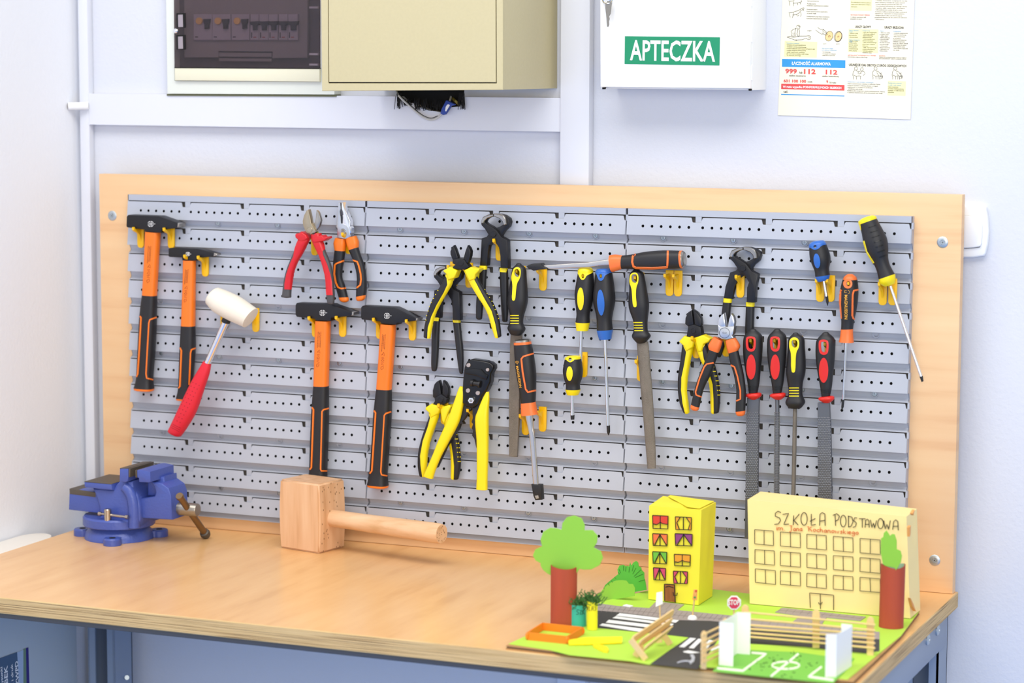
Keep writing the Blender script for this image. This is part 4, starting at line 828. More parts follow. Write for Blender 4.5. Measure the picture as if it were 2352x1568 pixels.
# ---- screwdrivers
def driver(label, c, m, cap, black, collar, shaft, tip, Y, drip=None, oval=None, hole=None, k=.95, steel=CHR, sc=None):
    t = thing('screwdriver', label, 'screwdriver', at0(c, *black[0][:2], Y)); a = loft('handle', pr(c, black), Y, RUB, t, k=k, e=2.2, sub=4, seg=24)
    cc = loft('cap', pr(c, cap), Y, m, t, k=k, e=2.2, c0=.12, sub=3, seg=24)
    if hole: pierce(a, c(hole)); pierce(cc, c(hole))
    if drip: inlay('cap_lobe', a, c(chaikin(drip, 1)), m, t, .0007, c(hole) if hole else None)
    if oval: inlay('handle_inlay', a, c(oval), m, t, .0008)
    loft('collar', pr(c, collar), Y, m, t, k=k, e=2.2, sub=3, seg=24)
    loft('shaft', pr(sc or c, shaft), Y, steel, t, k=1, e=2, sub=1, seg=14)
    if tip: loft('tip', pr(sc or c, tip), Y, BLACK, t, k=.8, e=2, sub=1, seg=12)
    return t, a
driver('long screwdriver with yellow cap and black handle, left of the blue one', cD, YEL, [(800, 404, 955, 404), (786, 432, 976, 432), (787, 462, 976, 462)], [(788, 458, 975, 458), (770, 560, 985, 560), (748, 700, 985, 700), (752, 800, 972, 800), (765, 900, 950, 900), (770, 980, 933, 980), (758, 1068, 936, 1075)],
    [(755, 1065, 937, 1075), (762, 1110, 928, 1116), (768, 1166, 915, 1174)], [(315, 85, 346, 85), (303, 330, 338, 330), (297, 520, 326, 520)], None, -.021, [(780, 448), (982, 448), (930, 478), (890, 500), (876, 535), (850, 551), (824, 540), (808, 505), (795, 475)], ell(823, 780, 38, 138), ell(850, 500, 16, 28, 0, 14), sc=cF)
driver('long screwdriver with blue cap and black handle, under the level chisel', cD, BLU, [(1020, 417, 1190, 414), (1001, 440, 1207, 437), (1003, 464, 1210, 460)], [(1003, 455, 1208, 455), (992, 580, 1228, 580), (975, 730, 1246, 740), (980, 830, 1243, 840), (1005, 950, 1220, 950), (1018, 1040, 1207, 1050), (1020, 1166, 1218, 1164)],
    [(1018, 1165, 1220, 1160), (1030, 1220, 1208, 1218), (1050, 1278, 1200, 1275)], [(550, 165, 583, 165), (578, 1032, 615, 1032)], [(579, 1030, 616, 1030), (583, 1098, 617, 1095), (597, 1130, 604, 1130)], -.021, [(995, 448), (1215, 448), (1150, 475), (1115, 500), (1105, 540), (1080, 562), (1050, 556), (1035, 520), (1020, 475)], ell(1071, 826, 42, 158, -.05), ell(1070, 500, 17, 26, 0, 14), sc=cF)
driver('stubby screwdriver with yellow cap, below the long yellow screwdriver', cF, YEL, [(190, 338, 305, 338), (166, 350, 324, 350), (162, 374, 327, 374)], [(163, 366, 328, 366), (148, 440, 338, 440), (143, 490, 343, 490), (155, 560, 335, 560), (172, 620, 315, 620), (172, 670, 318, 672)],
    [(167, 668, 321, 674), (175, 700, 312, 702), (186, 724, 298, 728)], [(224, 722, 256, 722), (222, 850, 258, 850), (219, 928, 260, 928)], [(218, 926, 261, 926), (221, 972, 259, 972)], -.032, [(158, 355), (332, 355), (268, 368), (248, 386), (218, 404), (190, 387), (176, 370)], ell(212, 512, 30, 72), ell(216, 370, 16, 18, 0, 14))
driver('stubby screwdriver with blue cap held between two hooks, upper right', cE, BLU, [(140, 300, 225, 289), (121, 318, 240, 303), (120, 342, 246, 324)], [(120, 335, 245, 318), (125, 410, 270, 385), (140, 460, 275, 435), (160, 510, 265, 490), (165, 552, 270, 538)],
    [(164, 550, 271, 536), (175, 575, 266, 560), (186, 588, 255, 575)], [(217, 583, 238, 580), (236, 692, 256, 690)], [(235, 690, 258, 686), (243, 735, 262, 730), (252, 760, 256, 759)], -.026, [(114, 330), (248, 305), (205, 330), (188, 350), (162, 357), (140, 347), (128, 338)], ell(178, 435, 22, 52, -.12), ell(163, 332, 11, 13, 0, 14))
t, a = driver('orange screwdriver with gold lettering on its black grip, right side', cE, ORA2, [(395, 532, 435, 532), (372, 550, 460, 552), (364, 572, 467, 574)], [(362, 570, 468, 572), (345, 640, 476, 640), (338, 720, 472, 720), (345, 800, 460, 800), (352, 870, 445, 870), (350, 930, 437, 930)],
    [(348, 928, 438, 926), (345, 970, 438, 970), (334, 1018, 443, 1025)], [(376, 1022, 396, 1022), (358, 1436, 374, 1436)], [(356, 1434, 376, 1434), (352, 1488, 370, 1488), (354, 1508, 360, 1508)], -.021, None, None, ell(403, 600, 15, 19, 0, 14))
inlay('hole_ring', a, cE(ell(400, 601, 31, 34)), ORA2, t, .0008, cE(ell(403, 600, 15, 19, 0, 14)))
line_on('grip_line', a, [cE([(354, 642), (346, 655), (344, 750), (350, 852)]), cE([(473, 643), (442, 650), (434, 680), (431, 830), (438, 850), (448, 855)])], 4.4, ORA2, t, .0008)
side_word('lettering', a, cE, 'MAGNUSSON', (377, 680), (377, 855), 6.5, GOLD, t)
line_on('handle_mark', a, [cE([(376, 650), (392, 650)]), cE([(376, 664), (392, 664)]), cE([(376, 650), (376, 664)]), cE([(400, 645), (412, 655), (412, 668), (400, 672)])], .8, GOLD, t, .0004)
t, a = driver('large screwdriver with yellow cap tilted across the right edge of the panel', cE, YEL, [(490, 140, 580, 107), (475, 155, 602, 114), (479, 178, 608, 131)], [(480, 170, 607, 130), (500, 240, 640, 190), (515, 320, 680, 270), (545, 400, 690, 340), (580, 450, 690, 410), (605, 500, 705, 470), (622, 570, 738, 530)],
    [(621, 570, 740, 529), (632, 602, 743, 566), (668, 622, 735, 600)], [(697, 622, 716, 614), (917, 1272, 938, 1264)], [(915, 1270, 940, 1262), (930, 1308, 945, 1302)], -.027)
line_on('grip_stripe', a, [cE([(514, 292), (535, 370), (586, 452)])], 3.2, YEL, t, .0008); line_on('grip_stripe', a, [cE([(482, 172), (488, 215)])], 5, YEL, t, .0008)
line_on('grip_ridge', a, [cE([(548+i*13, 195+i*36), (600+i*13, 178+i*36)]) for i in range(7)], 2, mat('dark_gloss', '0d0d0e', .35), t, .0009)
# ================================================================ things on the wall
def flat(name, px, Y, m, parent, th=.0003): return plate(name, px, Y, Y+th, m, parent, 0, 1, 0)
# ---- beige metal cabinet
Yf = -.165
t = thing('metal_cabinet', 'beige enamelled metal cabinet jutting out above the torn opening', 'cabinet', onY(950, 200, -.05))
plate('cabinet_body', [(734.5, -300), (1155, -300), (1155, 206), (739.5, 208.5)], Yf+.003, YW-.0005, BEIGE, t, .0008, 1)
plate('door_gap', [(745, -290), (1147, -290), (1147, 198), (748, 200)], Yf+.0024, Yf+.004, CAVITY, t, 0)
plate('frame', [(734.5, -300), (750.8, -300), (754.2, 191.2), (1140.6, 191.4), (1139, -300), (1155, -300), (1155, 206.5), (739.5, 209)], Yf, Yf+.003, BEIGE, t, .0006, 1)
plate('door', [(752.2, -300), (1137, -300), (1138.8, 189.2), (755.8, 188.8)], Yf, Yf+.003, BEIGE, t, .0006, 1)
# ---- distribution box with smoked door
q = crop(360, 0, 5.8075)
t = thing('distribution_box', 'ivory electrical distribution box with smoked door, left of the beige cabinet', 'electrical box', onY(570, 200, YW-.01))
SM = bpy.data.materials.new('smoked_acrylic'); SM.use_nodes = True; nt = SM.node_tree; nt.nodes.clear()
o_ = nt.nodes.new('ShaderNodeOutputMaterial'); tr = nt.nodes.new('ShaderNodeBsdfTransparent'); tr.inputs[0].default_value = (.66, .61, .63, 1)
gl = nt.nodes.new('ShaderNodeBsdfGlossy'); gl.inputs['Roughness'].default_value = .15; mx = nt.nodes.new('ShaderNodeMixShader'); mx.inputs[0].default_value = .035
nt.links.new(tr.outputs[0], mx.inputs[1]); nt.links.new(gl.outputs[0], mx.inputs[2]); nt.links.new(mx.outputs[0], o_.inputs[0])
IW = mat('pale_box_frame', 'dcdfd6', .5); TRAY = mat('grey_box_insert', '9a9290', .6); BRK = mat('breaker_plastic', 'b4acb2', .5); DK = mat('breaker_toggle', '3a3338', .5)
bmh = hole_plate(YW-.022, YW-.0005, [tuple(onY(*p, YW-.022)[i] for i in (0, 2)) for p in ((377, -280), (770, -280), (768, 217), (385, 215))], [tuple(onY(*p, YW-.022)[i] for i in (0, 2)) for p in ((397, -250), (736, -250), (736, 188), (401, 186))]); link('box_frame', bmh, IW, t)
plate('seal_strip', [(383, 215.5), (772, 217.5), (772, 222), (383, 220)], YW-.019, YW-.0008, mat('old_foam_seal', '6a6c4e', .9), t, 0)
plate('box_tray', [(392, -270), (742, -270), (742, 192), (392, 192)], YW-.004, YW-.0006, mat('dark_insert', '6a6264', .7), t, 0)
plate('insert_cover', q([(360, -1200), (2010, -1200), (2010, 45), (2010, 775), (1540, 778), (1540, 690), (822, 685), (822, 770), (366, 768)]), YW-.012, YW-.005, TRAY, t, .0008, 1)
plate('vent_bar', q([(830, 700), (1530, 706), (1530, 760), (830, 754)]), YW-.010, YW-.005, TRAY, t, 0); plate('vent_bar', q([(830, 776), (1530, 782), (1530, 820), (830, 814)]), YW-.010, YW-.005, TRAY, t, 0)
for i, (x0, x1) in enumerate(((490, 736), (740, 985), (995, 1236), (1246, 1361), (1366, 1486), (1491, 1612), (1626, 1746), (1751, 1880))):
    b = plate('breaker', q([(x0, 190), (x1, 188), (x1, 534), (x0, 536)]), YW-.016, YW-.011, BRK, t, .0006, 1)
    if i < 3:
        plate('test_button', q(ell(x0+70, 280, 44, 46)), YW-.019, YW-.015, mat('amber_button', 'eebd72', .5), b, .0006, 1)
        plate('toggle', q([(x0+125, 255), (x0+212, 252), (x0+210, 300), (x0+195, 330), (x0+195, 382), (x0+142, 385), (x0+142, 330), (x0+128, 300)]), YW-.021, YW-.015, DK, b, .0008, 1)
        flat('marking', q([(x0+20, 485), (x0+60, 485), (x0+60, 500), (x0+20, 500)]), YW-.0163, DK, b)
    else:
        plate('toggle', q([(x0-14, 288), (x1+2, 280), (x1-8, 325), (x1-32, 340), (x1-34, 402), (x0+32, 404), (x0+30, 340), (x0+4, 330)]), YW-.021, YW-.015, DK, b, .0008, 1)
        flat('marking', q([(x0+14, 430), (x0+26, 430), (x0+26, 505), (x0+14, 505)]), YW-.0163, DK, b); flat('marking', q([(x0+40, 490), (x0+80, 490), (x0+80, 503), (x0+40, 503)]), YW-.0163, mat('red_marking', 'a04a44', .6), b)
plate('smoked_door', q([(222, -1400), (2165, -1400), (2172, 905), (235, 898)]), YW-.028, YW-.0262, SM, t, 0)
plate('door_edge', q([(232, 897), (2174, 908), (2174, 916), (232, 905)]), YW-.029, YW-.024, CAVITY, t, 0)
plate('bottom_cover', q([(236, 906), (2172, 918), (2170, 1090), (240, 1074)]), YW-.028, YW-.02, mat('ivory_cover', 'e4e0c6', .5), t, .0008, 2)
for y in (180, 470):
    plate('latch_frame', q([(258, y-4), (378, y-6), (380, y+190), (262, y+190)]), YW-.0295, YW-.0275, CAVITY, t, .0006, 1); plate('latch_window', q([(282, y+18), (345, y+15), (350, y+180), (286, y+182)]), YW-.0300, YW-.029, mat('latch_grey', '9a9096', .3), t, .0002, 1)
lathe('lock', onY(*q([(262, 412)])[0], YW-.028), (0, -1, 0), [(0, .0042), (.003, .004), (.0048, .002)], CHR, t, 14)
for y in (98, 722, 862): plate('hinge_clip', q([(2030, y-16), (2150, y-16), (2150, y+16), (2030, y+16)]), YW-.0262, YW-.020, BRK, t, .0005, 1)
# ---- first-aid cabinet
t = thing('first_aid_cabinet', 'white wall cabinet with green APTECZKA sign', 'cabinet', onY(1550, 200, .02)); Ym = -.022
plate('cabinet_body', [(1379.5, -300), (1730, -300), (1728.5, 207), (1381, 203)], Ym+.012, YW-.0005, WHITE, t, .0012, 2)
plate('door', [(1377.5, -300), (1722, -300), (1721.5, 203), (1379, 199.5)], Ym, Ym+.011, mat('gloss_white_enamel', 'f8f8f8', .3), t, .0012, 2)
for y in (-20, 62, 150): lathe('hinge', onY(1725.5, y, Ym+.010), (0, 0, -1), [(0, .0022), (.022, .0022)], WHITE, t, 10)
for x, y in ((1385.5, 202.5), (1721.5, 206)): plate('corner_plug', [(x-2.5, y-2), (x+3, y-2), (x+2, y+2.5), (x-2, y+2.5)], Ym+.004, Ym+.011, CAVITY, t, 0)
sg = plate('sign', [(1435.3, 83), (1653.5, 85.5), (1652.3, 150.5), (1434.5, 147)], Ym-.0006, Ym, mat('sign_green', '0f8a5f', .45), t, 0)
A, B = onY(1447, 137.2, Ym-.0006), onY(1642.5, 140.8, Ym-.0006); txt('lettering', 'APTECZKA', A, B, Vector((0, 0, 1)), .0300, WHITE, sg, .018)
kc = crop(700, 0, 2.94); yk = Ym-.010
lathe('lock', onY(*kc([(2048, -8)])[0], Ym+.002), (0, -1, 0), [(0, .008), (.006, .008), (.008, .006)], CHR, t, 18)
k = thing('key', 'small steel key on a ring hanging from the first-aid cabinet lock', 'key', onY(1397, 20, yk))
plate('key_blade', kc([(2030, 22), (2042, 8), (2060, 6), (2072, 18), (2068, 60), (2063, 95), (2053, 110), (2057, 128), (2052, 145), (2054, 165), (2048, 181), (2041, 180), (2038, 140), (2035, 100), (2029, 55)]), yk-.0008, yk+.0008, mat('dull_steel', '9a958c', .4, .9), k, .0003, 1)
tube('key_ring', [onY(*kc([(2048+30*math.cos(a*.2617), -6+30*math.sin(a*.2617))])[0], yk-.001*math.cos(a)) for a in range(25)], .0009, CHR, k, 8)
# ---- first-aid poster
Yp = YW-.0016; c = crop(1780, 0, 5.4061)
t = thing('first_aid_poster', 'cream printed first-aid poster on the wall right of the white cabinet', 'poster', onY(1940, 270, YW-.001))
plate('sheet', [(1787, 264.5), (2091, 274), (2101, -20), (2113, -300), (1808, -300), (1797.5, -10)], Yp, YW-.0004, mat('cream_paper', 'f3ebd2', .6), t, 0)
Yq = Yp-.0002
PY = mat('pale_yellow_print', 'f4ecae', .6); PBL = mat('sky_blue_print', '2f94d2', .5); PR_ = mat('red_print', 'dc4a48', .5); PK = mat('black_print', '2a2a2c', .6); PC = mat('cyan_text_print', '2f92cc', .5)
for px in ([(940, -40), (1206, -35), (1200, 135), (935, 130)], [(915, 355), (1285, 366), (1280, 660), (905, 642)], [(122, 508), (525, 520), (518, 715), (112, 703)], [(1402, 1003), (1625, 1010), (1620, 1190), (1396, 1183)]): flat('yellow_panel', c(px), Yq, PY, t, .0001)
flat('blue_bar', c([(88, 730), (875, 748), (873, 845), (87, 828)]), Yq, PBL, t, .0001); flat('red_bar', c([(78, 1038), (863, 1055), (862, 1125), (77, 1105)]), Yq, PR_, t, .0001); flat('blue_rule', c([(76, 1165), (862, 1186), (862, 1197), (76, 1177)]), Yq, PBL, t, .0001)
def words(name, L, m, bold=.0):
    bm = bmesh.new()
    for (s, x0, y0, x1, y1, cap) in L:
        a, b = c([(x0, y0), (x1, y1)]); A = onY(*a, Yq); B = onY(*b, Yq); text_bm(bm, s, A, B, Vector((0, 0, 1)), cap/5.4061/1540, bold, Vector((0, -1, 0)), .0003)
    me = bpy.data.meshes.new('m'); bm.to_mesh(me); bm.free(); return link(name, me, m, t)
words('white_print', [('ŁĄCZNOŚĆ ALARMOWA', 208, 803, 693, 813, 38)], WHITE, .03); words('white_print', [('W razie wypadku POINFORMUJ MOICH BLISKICH', 98, 1088, 825, 1104, 26)], WHITE, .03)
words('red_print', [('999', 128, 908, 272, 912, 55), ('112', 360, 915, 505, 918, 58), ('112', 630, 920, 775, 924, 55), ('601 100 100', 107, 1020, 387, 1026, 36), ('9', 637, 1030, 660, 1031, 34)], PR_, .03)
words('small_red_print', [('NIE WOLNO ŚCIĄGAĆ UBRANIA', 940, 192, 1178, 194, 15), ('NIE WKŁADAĆ WYPADAJĄCYCH TKANEK', 905, 692, 1255, 698, 15), ('NIE WOLNO', 1295, 698, 1368, 700, 15)], PR_, .01)
words('headline_print', [('URAZY GŁOWY', 995, 345, 1193, 348, 28)], PK, .02); words('headline_print', [('URAZY BRZUCHA', 1360, 352, 1600, 357, 28)], PK, .02); words('headline_print', [('USUNIĘCIE CIAŁ OBCYCH Z DRÓG ODDECHOWYCH', 918, 817, 1630, 832, 28)], PK, .02)
words('caption_print', [('lub', 303, 912, 342, 913, 28), ('telefon stacjonarny', 175, 946, 383, 951, 20), ('telefon komórkowy', 585, 953, 795, 958, 20), ('WOPR', 403, 1026, 465, 1027, 19), ('CB radio', 672, 1033, 760, 1035, 19), ('tel.', 105, 1150, 163, 1152, 30)], PK, .01)
BT = [('żywoczerwona krew', 405, 18, 548, 20), ('Postępowanie:', 400, 52, 510, 54), ('Konieczne natychmiastowe działanie', 398, 75, 665, 80), ('Krwawienie żylne:', 397, 122, 530, 125), ('Krew ciemnoczerwona wypływająca', 395, 148, 655, 152), ('w sposób ciągły', 395, 170, 512, 173), ('Postępowanie przy silnym krwawieniu:', 395, 210, 680, 216), ('Konieczne natychmiastowe działanie', 393, 235, 658, 240),
('• zabezpiecz się przed bezpośrednim', 140, 562, 385, 567), ('kontaktem z krwią poszkodowanego', 150, 586, 390, 591), ('• w miarę możliwości unieś zranioną kończynę do góry', 138, 608, 500, 615), ('• uciśnij naczynie krwionośne', 137, 630, 385, 635), ('• załóż opatrunek uciskowy', 136, 652, 370, 656), ('• gdy opatrunek przesiąka, nałóż kolejny', 135, 672, 420, 678), ('nie zdejmując pierwszego', 148, 694, 322, 697), ('• nie zwymiotuje', 582, 650, 690, 653), ('• nie wysysaj krwi własnymi', 580, 672, 755, 676), ('• załóż jałowy opatrunek', 578, 692, 745, 696), ('rys. A', 598, 548, 638, 549), ('rys. B', 760, 550, 800, 551),
('Po schłodzeniu wykonuj jałowy', 948, 34, 1192, 40), ('opatrunek osłaniający miejsce', 946, 60, 1186, 66), ('oparzenia.', 945, 88, 1025, 90), ('z miejsca oparzenia, jeśli', 938, 216, 1132, 220), ('przywarło do skóry!', 936, 240, 1080, 243)]
for i, s in enumerate(('• okulary słoneczne, rozejrzyj się na niej', 'przez skaleczony kawałek lub czysty materiał', '• w miarę możliwości polewaniem dłoni spłucz rany', '• nie przywieraj kończynom ani ciasnego ubrania', '• przykryj dużą czystą folią i spuchliznę', '• jeśli poszkodowany wydaje się być w szoku', 'ma dreszcz, możesz przytrzymać wilgoci, postaraj się', 'uspokoić go i zapewnić mu bezpieczeństwo', '• następnie głowę można unieruchomić poprzez', 'przytwierdzenie jej do pomocą ubrania', '• wezwij pomoc')): BT.append((s, 1248-i, 12+i*23, 1640-(i % 3)*30-(250 if i == 10 else 0), 18+i*23))
for i, s in enumerate(('• osłabienie uwagi', 'przytomności', '• zaburzenia widzenia', '', '• krótka utrata', 'przytomności,', 'zawroty, wymioty', 'utrata pamięci', 'wstecznej', 'otwarty, uraz głowy')):
    if s: BT.append((s, 918, 418+i*24, 1030-(i % 2)*12, 420+i*24))
for i, s in enumerate(('• oceń stan świadomości', '• obserwuj oddech', '• zapewnij drożność drogi', 'oddechowych', '• wykonaj jałowym', 'opatrunkiem przykryj krwawienie', '• ułóż poszkodowanego', 'przytomnego z uniesioną', 'tułowiem', '• ułóż nieprzytomnego', 'w pozycji bocznej bezpiecznej', '• zmień jałowe opatrunki na', 'otwarte rany')): BT.append((s, 1086, 406+i*21, 1262-(i % 3)*22-(60 if i in (3, 8, 12) else 0), 409+i*21))
for i, s in enumerate(('• silne ze szkła', 'w miejscu urazu', '• silny ból', '• napięte powłoki jamy', 'brzusznej przy dotyku', '• widoczne otwarcie', 'lub ciało brzuszne', 'zewnętrznego', '• trudnienie połknij', 'jamy brzusznej', '• wyłączności na na', 'krwotok są wewnątrz')): BT.append((s, 1300, 410+i*20.5, 1428-(i % 3)*15, 413+i*20.5))
for i, s in enumerate(('• wezwij pogotowie', '• obserwuj poszkodowanego', '• ułóż poszkodowanego', 'w pozycji', 'przeciwwstrząsowej', 'podkładając nogi do góry', 'przez np. ciasno odzież', 'pod kolanami lub stawem', 'przykryj łagodnie kocem', '• zakryj jałowe opatrunki', 'na ranę')): BT.append((s, 1466, 416+i*21, 1650-(i % 3)*18-(90 if i in (3, 10) else 0), 420+i*21))
BT += [('krwi lub płynu mózgowo-rdzeniowego', 905, 712, 1150, 717), ('Należy tych poszkodowanych, zostań na miejscu z', 1295, 714, 1638, 722), ('nimi unieruchomić i dalej do przyjazdu lekarza', 1293, 732, 1630, 738), ('Stojąc za poszkodowanym obejmij go w nadbrzuszu. Poprzez', 902, 1042, 1310, 1054), ('energiczne naciskanie zwiększaj ciśnienie w drogach', 900, 1066, 1278, 1076), ('oddechowych, co umożliwi ich udrożnienie', 900, 1088, 1212, 1095), ('udrożnienie ciała obcego', 908, 1108, 1088, 1113), ('Następnie uderz energicznie w okolicę międzyłopatkową. Wykonuj', 898, 1130, 1365, 1144), ('te czynności naprzemiennie, aż do wykrztuszenia ciała obcego.', 898, 1152, 1340, 1164), ('Uderz energicznie', 1404, 1084, 1532, 1087), ('w okolicę międzyłopatkową,', 1403, 1106, 1600, 1110), ('trzymając w nadbrzuszu jak', 1402, 1128, 1604, 1132), ('niemowlęcia', 1402, 1150, 1478, 1152)]
words('body_print', [(s, x0, y0, x1, y1, 13) for s, x0, y0, x1, y1 in BT], PK, .012)
words('blue_print', [(s, x0, y0, x1, y1, 13) for s, x0, y0, x1, y1 in [('Tamowanie krwawienia:', 142, 540, 305, 543), ('Gdy rana się rozlegle', 582, 606, 722, 609), ('bez ciała pod tamponem:', 582, 626, 770, 631), ('Objawy złamania', 920, 382, 1038, 384), ('czaszki:', 920, 400, 968, 401), ('Postępowanie:', 1088, 386, 1180, 388), ('Objawy wstrząśnienia', 918, 500, 1058, 503), ('mózgu:', 918, 522, 962, 523), ('Objawy:', 1302, 390, 1352, 391), ('Postępowanie:', 1468, 394, 1568, 396), ('Postępowanie z osób dorosłych i przytomnych:', 902, 1020, 1225, 1030), ('Postępowanie w karmień', 1406, 1036, 1575, 1040), ('u osób i osób otyłych:', 1408, 1060, 1568, 1064)]], PC, .012)
def sketch(name, L, w, m): return lines_flat(name, [c(l) for l in L], w, fY(Yq-.0002), m, t, .0001)
flat('pad_fill', c(ell(672, 448, 44, 60, .35)), Yq-.0001, mat('tan_print', 'ecc98c', .6), t, .0001); flat('pad_fill', c(ell(786, 454, 40, 62, .25)), Yq-.0001, mat('tan_print', 'ecc98c', .6), t, .0001)
sketch('pad_outline', [ell(672, 448, 46, 62, .35)+[ell(672, 448, 46, 62, .35)[0]], ell(784, 454, 48, 66, .25)+[ell(784, 454, 48, 66, .25)[0]], ell(788, 454, 40, 60, .25)+[ell(788, 454, 40, 60, .25)[0]]], .8, PK)
sketch('pad_mark', [[(660, 448), (668, 462), (690, 450), (680, 440), (664, 446)], [(776, 462), (784, 446), (796, 450), (790, 464)]], .9, mat('brown_ink', '7a4a2a', .6))
sketch('drawing', [[(268, 330), (275, 312), (300, 310), (312, 328), (305, 352), (285, 360), (270, 345)], [(285, 318), (300, 330), (312, 322)], [(265, 350), (225, 365), (198, 390), (212, 410), (205, 445)], [(262, 345), (250, 385), (248, 415)], [(300, 360), (305, 395), (300, 450), (290, 455)], [(285, 362), (280, 400), (270, 420), (288, 448)], [(205, 445), (240, 450), (235, 405), (250, 415), (255, 450)], [(150, 460), (175, 450), (230, 462), (300, 448), (390, 448), (420, 440), (445, 455), (440, 485), (415, 492), (385, 475), (340, 492), (250, 498), (185, 472), (150, 462)], [(410, 455), (428, 462), (420, 478)], [(260, 490), (262, 505), (275, 500)], [(400, 382), (455, 380)], [(430, 378), (428, 390)],
  [(530, 340), (560, 362), (602, 365), (640, 400), (650, 432)], [(505, 372), (540, 400), (580, 425), (600, 420), (640, 440)], [(602, 365), (590, 385), (612, 402)], [(600, 420), (585, 405)], [(618, 395), (645, 428)],
  [(165, 10), (190, 15), (228, 12), (240, 0)], [(180, 18), (185, 70)], [(225, 20), (230, 75)], [(225, 40), (285, 35), (335, 20), (325, 0)], [(280, 38), (285, 65)], [(310, 30), (320, 55)], [(170, 160), (215, 155), (235, 145), (225, 190), (215, 220)], [(180, 165), (190, 215)], [(218, 185), (265, 180), (300, 160), (320, 130), (345, 120), (362, 110), (358, 95), (335, 100), (315, 115), (290, 130), (240, 145)], [(318, 150), (325, 185), (315, 205)], [(268, 182), (280, 200), (300, 185)], [(345, 105), (352, 128), (360, 135)]], .8, mat('sketch_ink', '4a4a4c', .7))
for dx in (0, 243, 488):
    pp_ = [[(985, 845), (1000, 828), (1022, 838), (1025, 860), (1005, 872), (988, 862), (985, 845)], [(990, 870), (970, 892), (966, 930), (975, 965), (972, 985)], [(1010, 875), (1030, 890)], [(975, 930), (1005, 945), (1050, 940), (1072, 948)], [(1010, 945), (1012, 985)], [(1060, 950), (1062, 985)]]
    if dx == 0: pp_ += [[(1060, 862), (1068, 842), (1090, 840), (1098, 860), (1085, 880), (1062, 875), (1060, 862)], [(1040, 880), (1030, 910), (1045, 918), (1075, 905)], [(1085, 882), (1108, 890), (1118, 915), (1095, 938)], [(1045, 882), (1060, 895), (1082, 888)]]
    else: pp_ += [[(1030, 880), (1060, 905), (1075, 925), (1060, 960), (1058, 985)], [(1055, 915), (1085, 905)], [(1020, 900), (1040, 930), (1035, 985)], [(1078, 925), (1095, 945), (1092, 968), (1070, 975)], [(1085, 935), (1082, 972)], [(1065, 940), (1095, 955)]]
    sketch('drawing', [[(x+dx, y) for x, y in l] for l in pp_], .8, mat('sketch_ink', '4a4a4c', .7))
# ================================================================ bench vise
V = crop(100, 1020, 5.3455); VB = mat('blue_enamel', '4659a8', .33, bump=.25, bscale=260); VM = mat('worn_dark_metal', '5d564e', .5, .4); VS = mat('bronze_steel', '8d7558', .38, .9)
cv = Vector((.044, -.112, TT))
t = thing('bench_vise', 'blue cast bench vise with swivel base at the left end of the bench', 'vise', cv)
bm = bmesh.new(); lathe_bm(bm, cv, (0, 0, 1), [(.0002, .058), (.010, .0565), (.017, .050), (.022, .047)], 40)
for a in (189, 292, 32, 112):
    p = cv+Vector((.066*math.cos(math.radians(a)), .066*math.sin(math.radians(a)), 0)); lathe_bm(bm, p, (0, 0, 1), [(.0002, .0150), (.010, .0148), (.012, .0132)], 20)
    q0 = cv+Vector((.055*math.cos(math.radians(a)), .055*math.sin(math.radians(a)), 0)); vv = box_bm(bm, q0+Vector((-.012, -.013, .0002)), q0+Vector((.012, .013, .0112))); bmesh.ops.rotate(bm, verts=vv, cent=q0, matrix=Matrix.Rotation(math.radians(a), 3, 'Z'))
link('base_flange', finish(bm), VB, t)
for a in (189, 292, 32): lathe('bolt_hole', cv+Vector((.066*math.cos(math.radians(a)), .066*math.sin(math.radians(a)), 0)), (0, 0, 1), [(.0110, .0055), (.0122, .0055)], CAVITY, t, 14)
lathe('swivel_plate', cv, (0, 0, 1), [(.0225, .0585), (.024, .0600), (.036, .0600), (.039, .0575)], VB, t, 44)
plate('slide_bar', V([(315, 548), (1200, 640), (1200, 905), (305, 805)]), -.142, -.088, VB, t, .0025)
plate('slide_top', V([(316, 545), (640, 590), (640, 652), (318, 612)]), -.1424, -.0875, VM, t, .0008)
plate('body', V([(600, 545), (850, 560), (885, 500), (930, 455), (1092, 455), (1098, 545), (1150, 620), (1180, 760), (1185, 925), (1150, 1010), (640, 960), (690, 890), (682, 760), (645, 640)]), -.150, -.080, VB, t, .004, 3)
bm = bmesh.new(); rp_ = V([(1000, 520), (1050, 570), (1092, 660), (1110, 800), (1112, 1020)]); pts = catmull([tuple(onY(x, y, -.149)) for x, y in rp_], 4); tube_bm(bm, [Vector(p) for p in pts], .0095, 12); link('body_rib', finish(bm), VB, t)
plate('anvil', V([(497, 462), (835, 492), (845, 565), (700, 555), (500, 526)]), -.156, -.078, VB, t, .002)
plate('anvil_face', V([(500, 456), (833, 487), (833, 494), (500, 463)]), -.1555, -.0785, VM, t, .0004, 1)
plate('fixed_jaw', V([(932, 303), (955, 296), (1042, 298), (1042, 402), (1030, 457), (1000, 470), (930, 457)]), -.160, -.086, VB, t, .002)
plate('jaw_plate', V([(1042, 296), (1066, 298), (1062, 404), (1042, 404)]), -.1595, -.0855, VM, t, .0008); plate('jaw_plate', V([(1124, 318), (1146, 314), (1148, 410), (1126, 410)]), -.1595, -.0855, VM, t, .0008)
plate('jaw_cap', V([(935, 293), (1040, 292), (1040, 299), (935, 303)]), -.1592, -.0865, VM, t, .0006, 1)
plate('moving_jaw', V([(1146, 318), (1195, 312), (1310, 338), (1314, 462), (1285, 472), (1172, 464), (1166, 412), (1148, 410)]), -.160, -.086, VB, t, .002)
plate('jaw_web', V([(1270, 420), (1480, 395), (1498, 640), (1270, 640)]), -.128, -.088, VB, t, .004, 3)
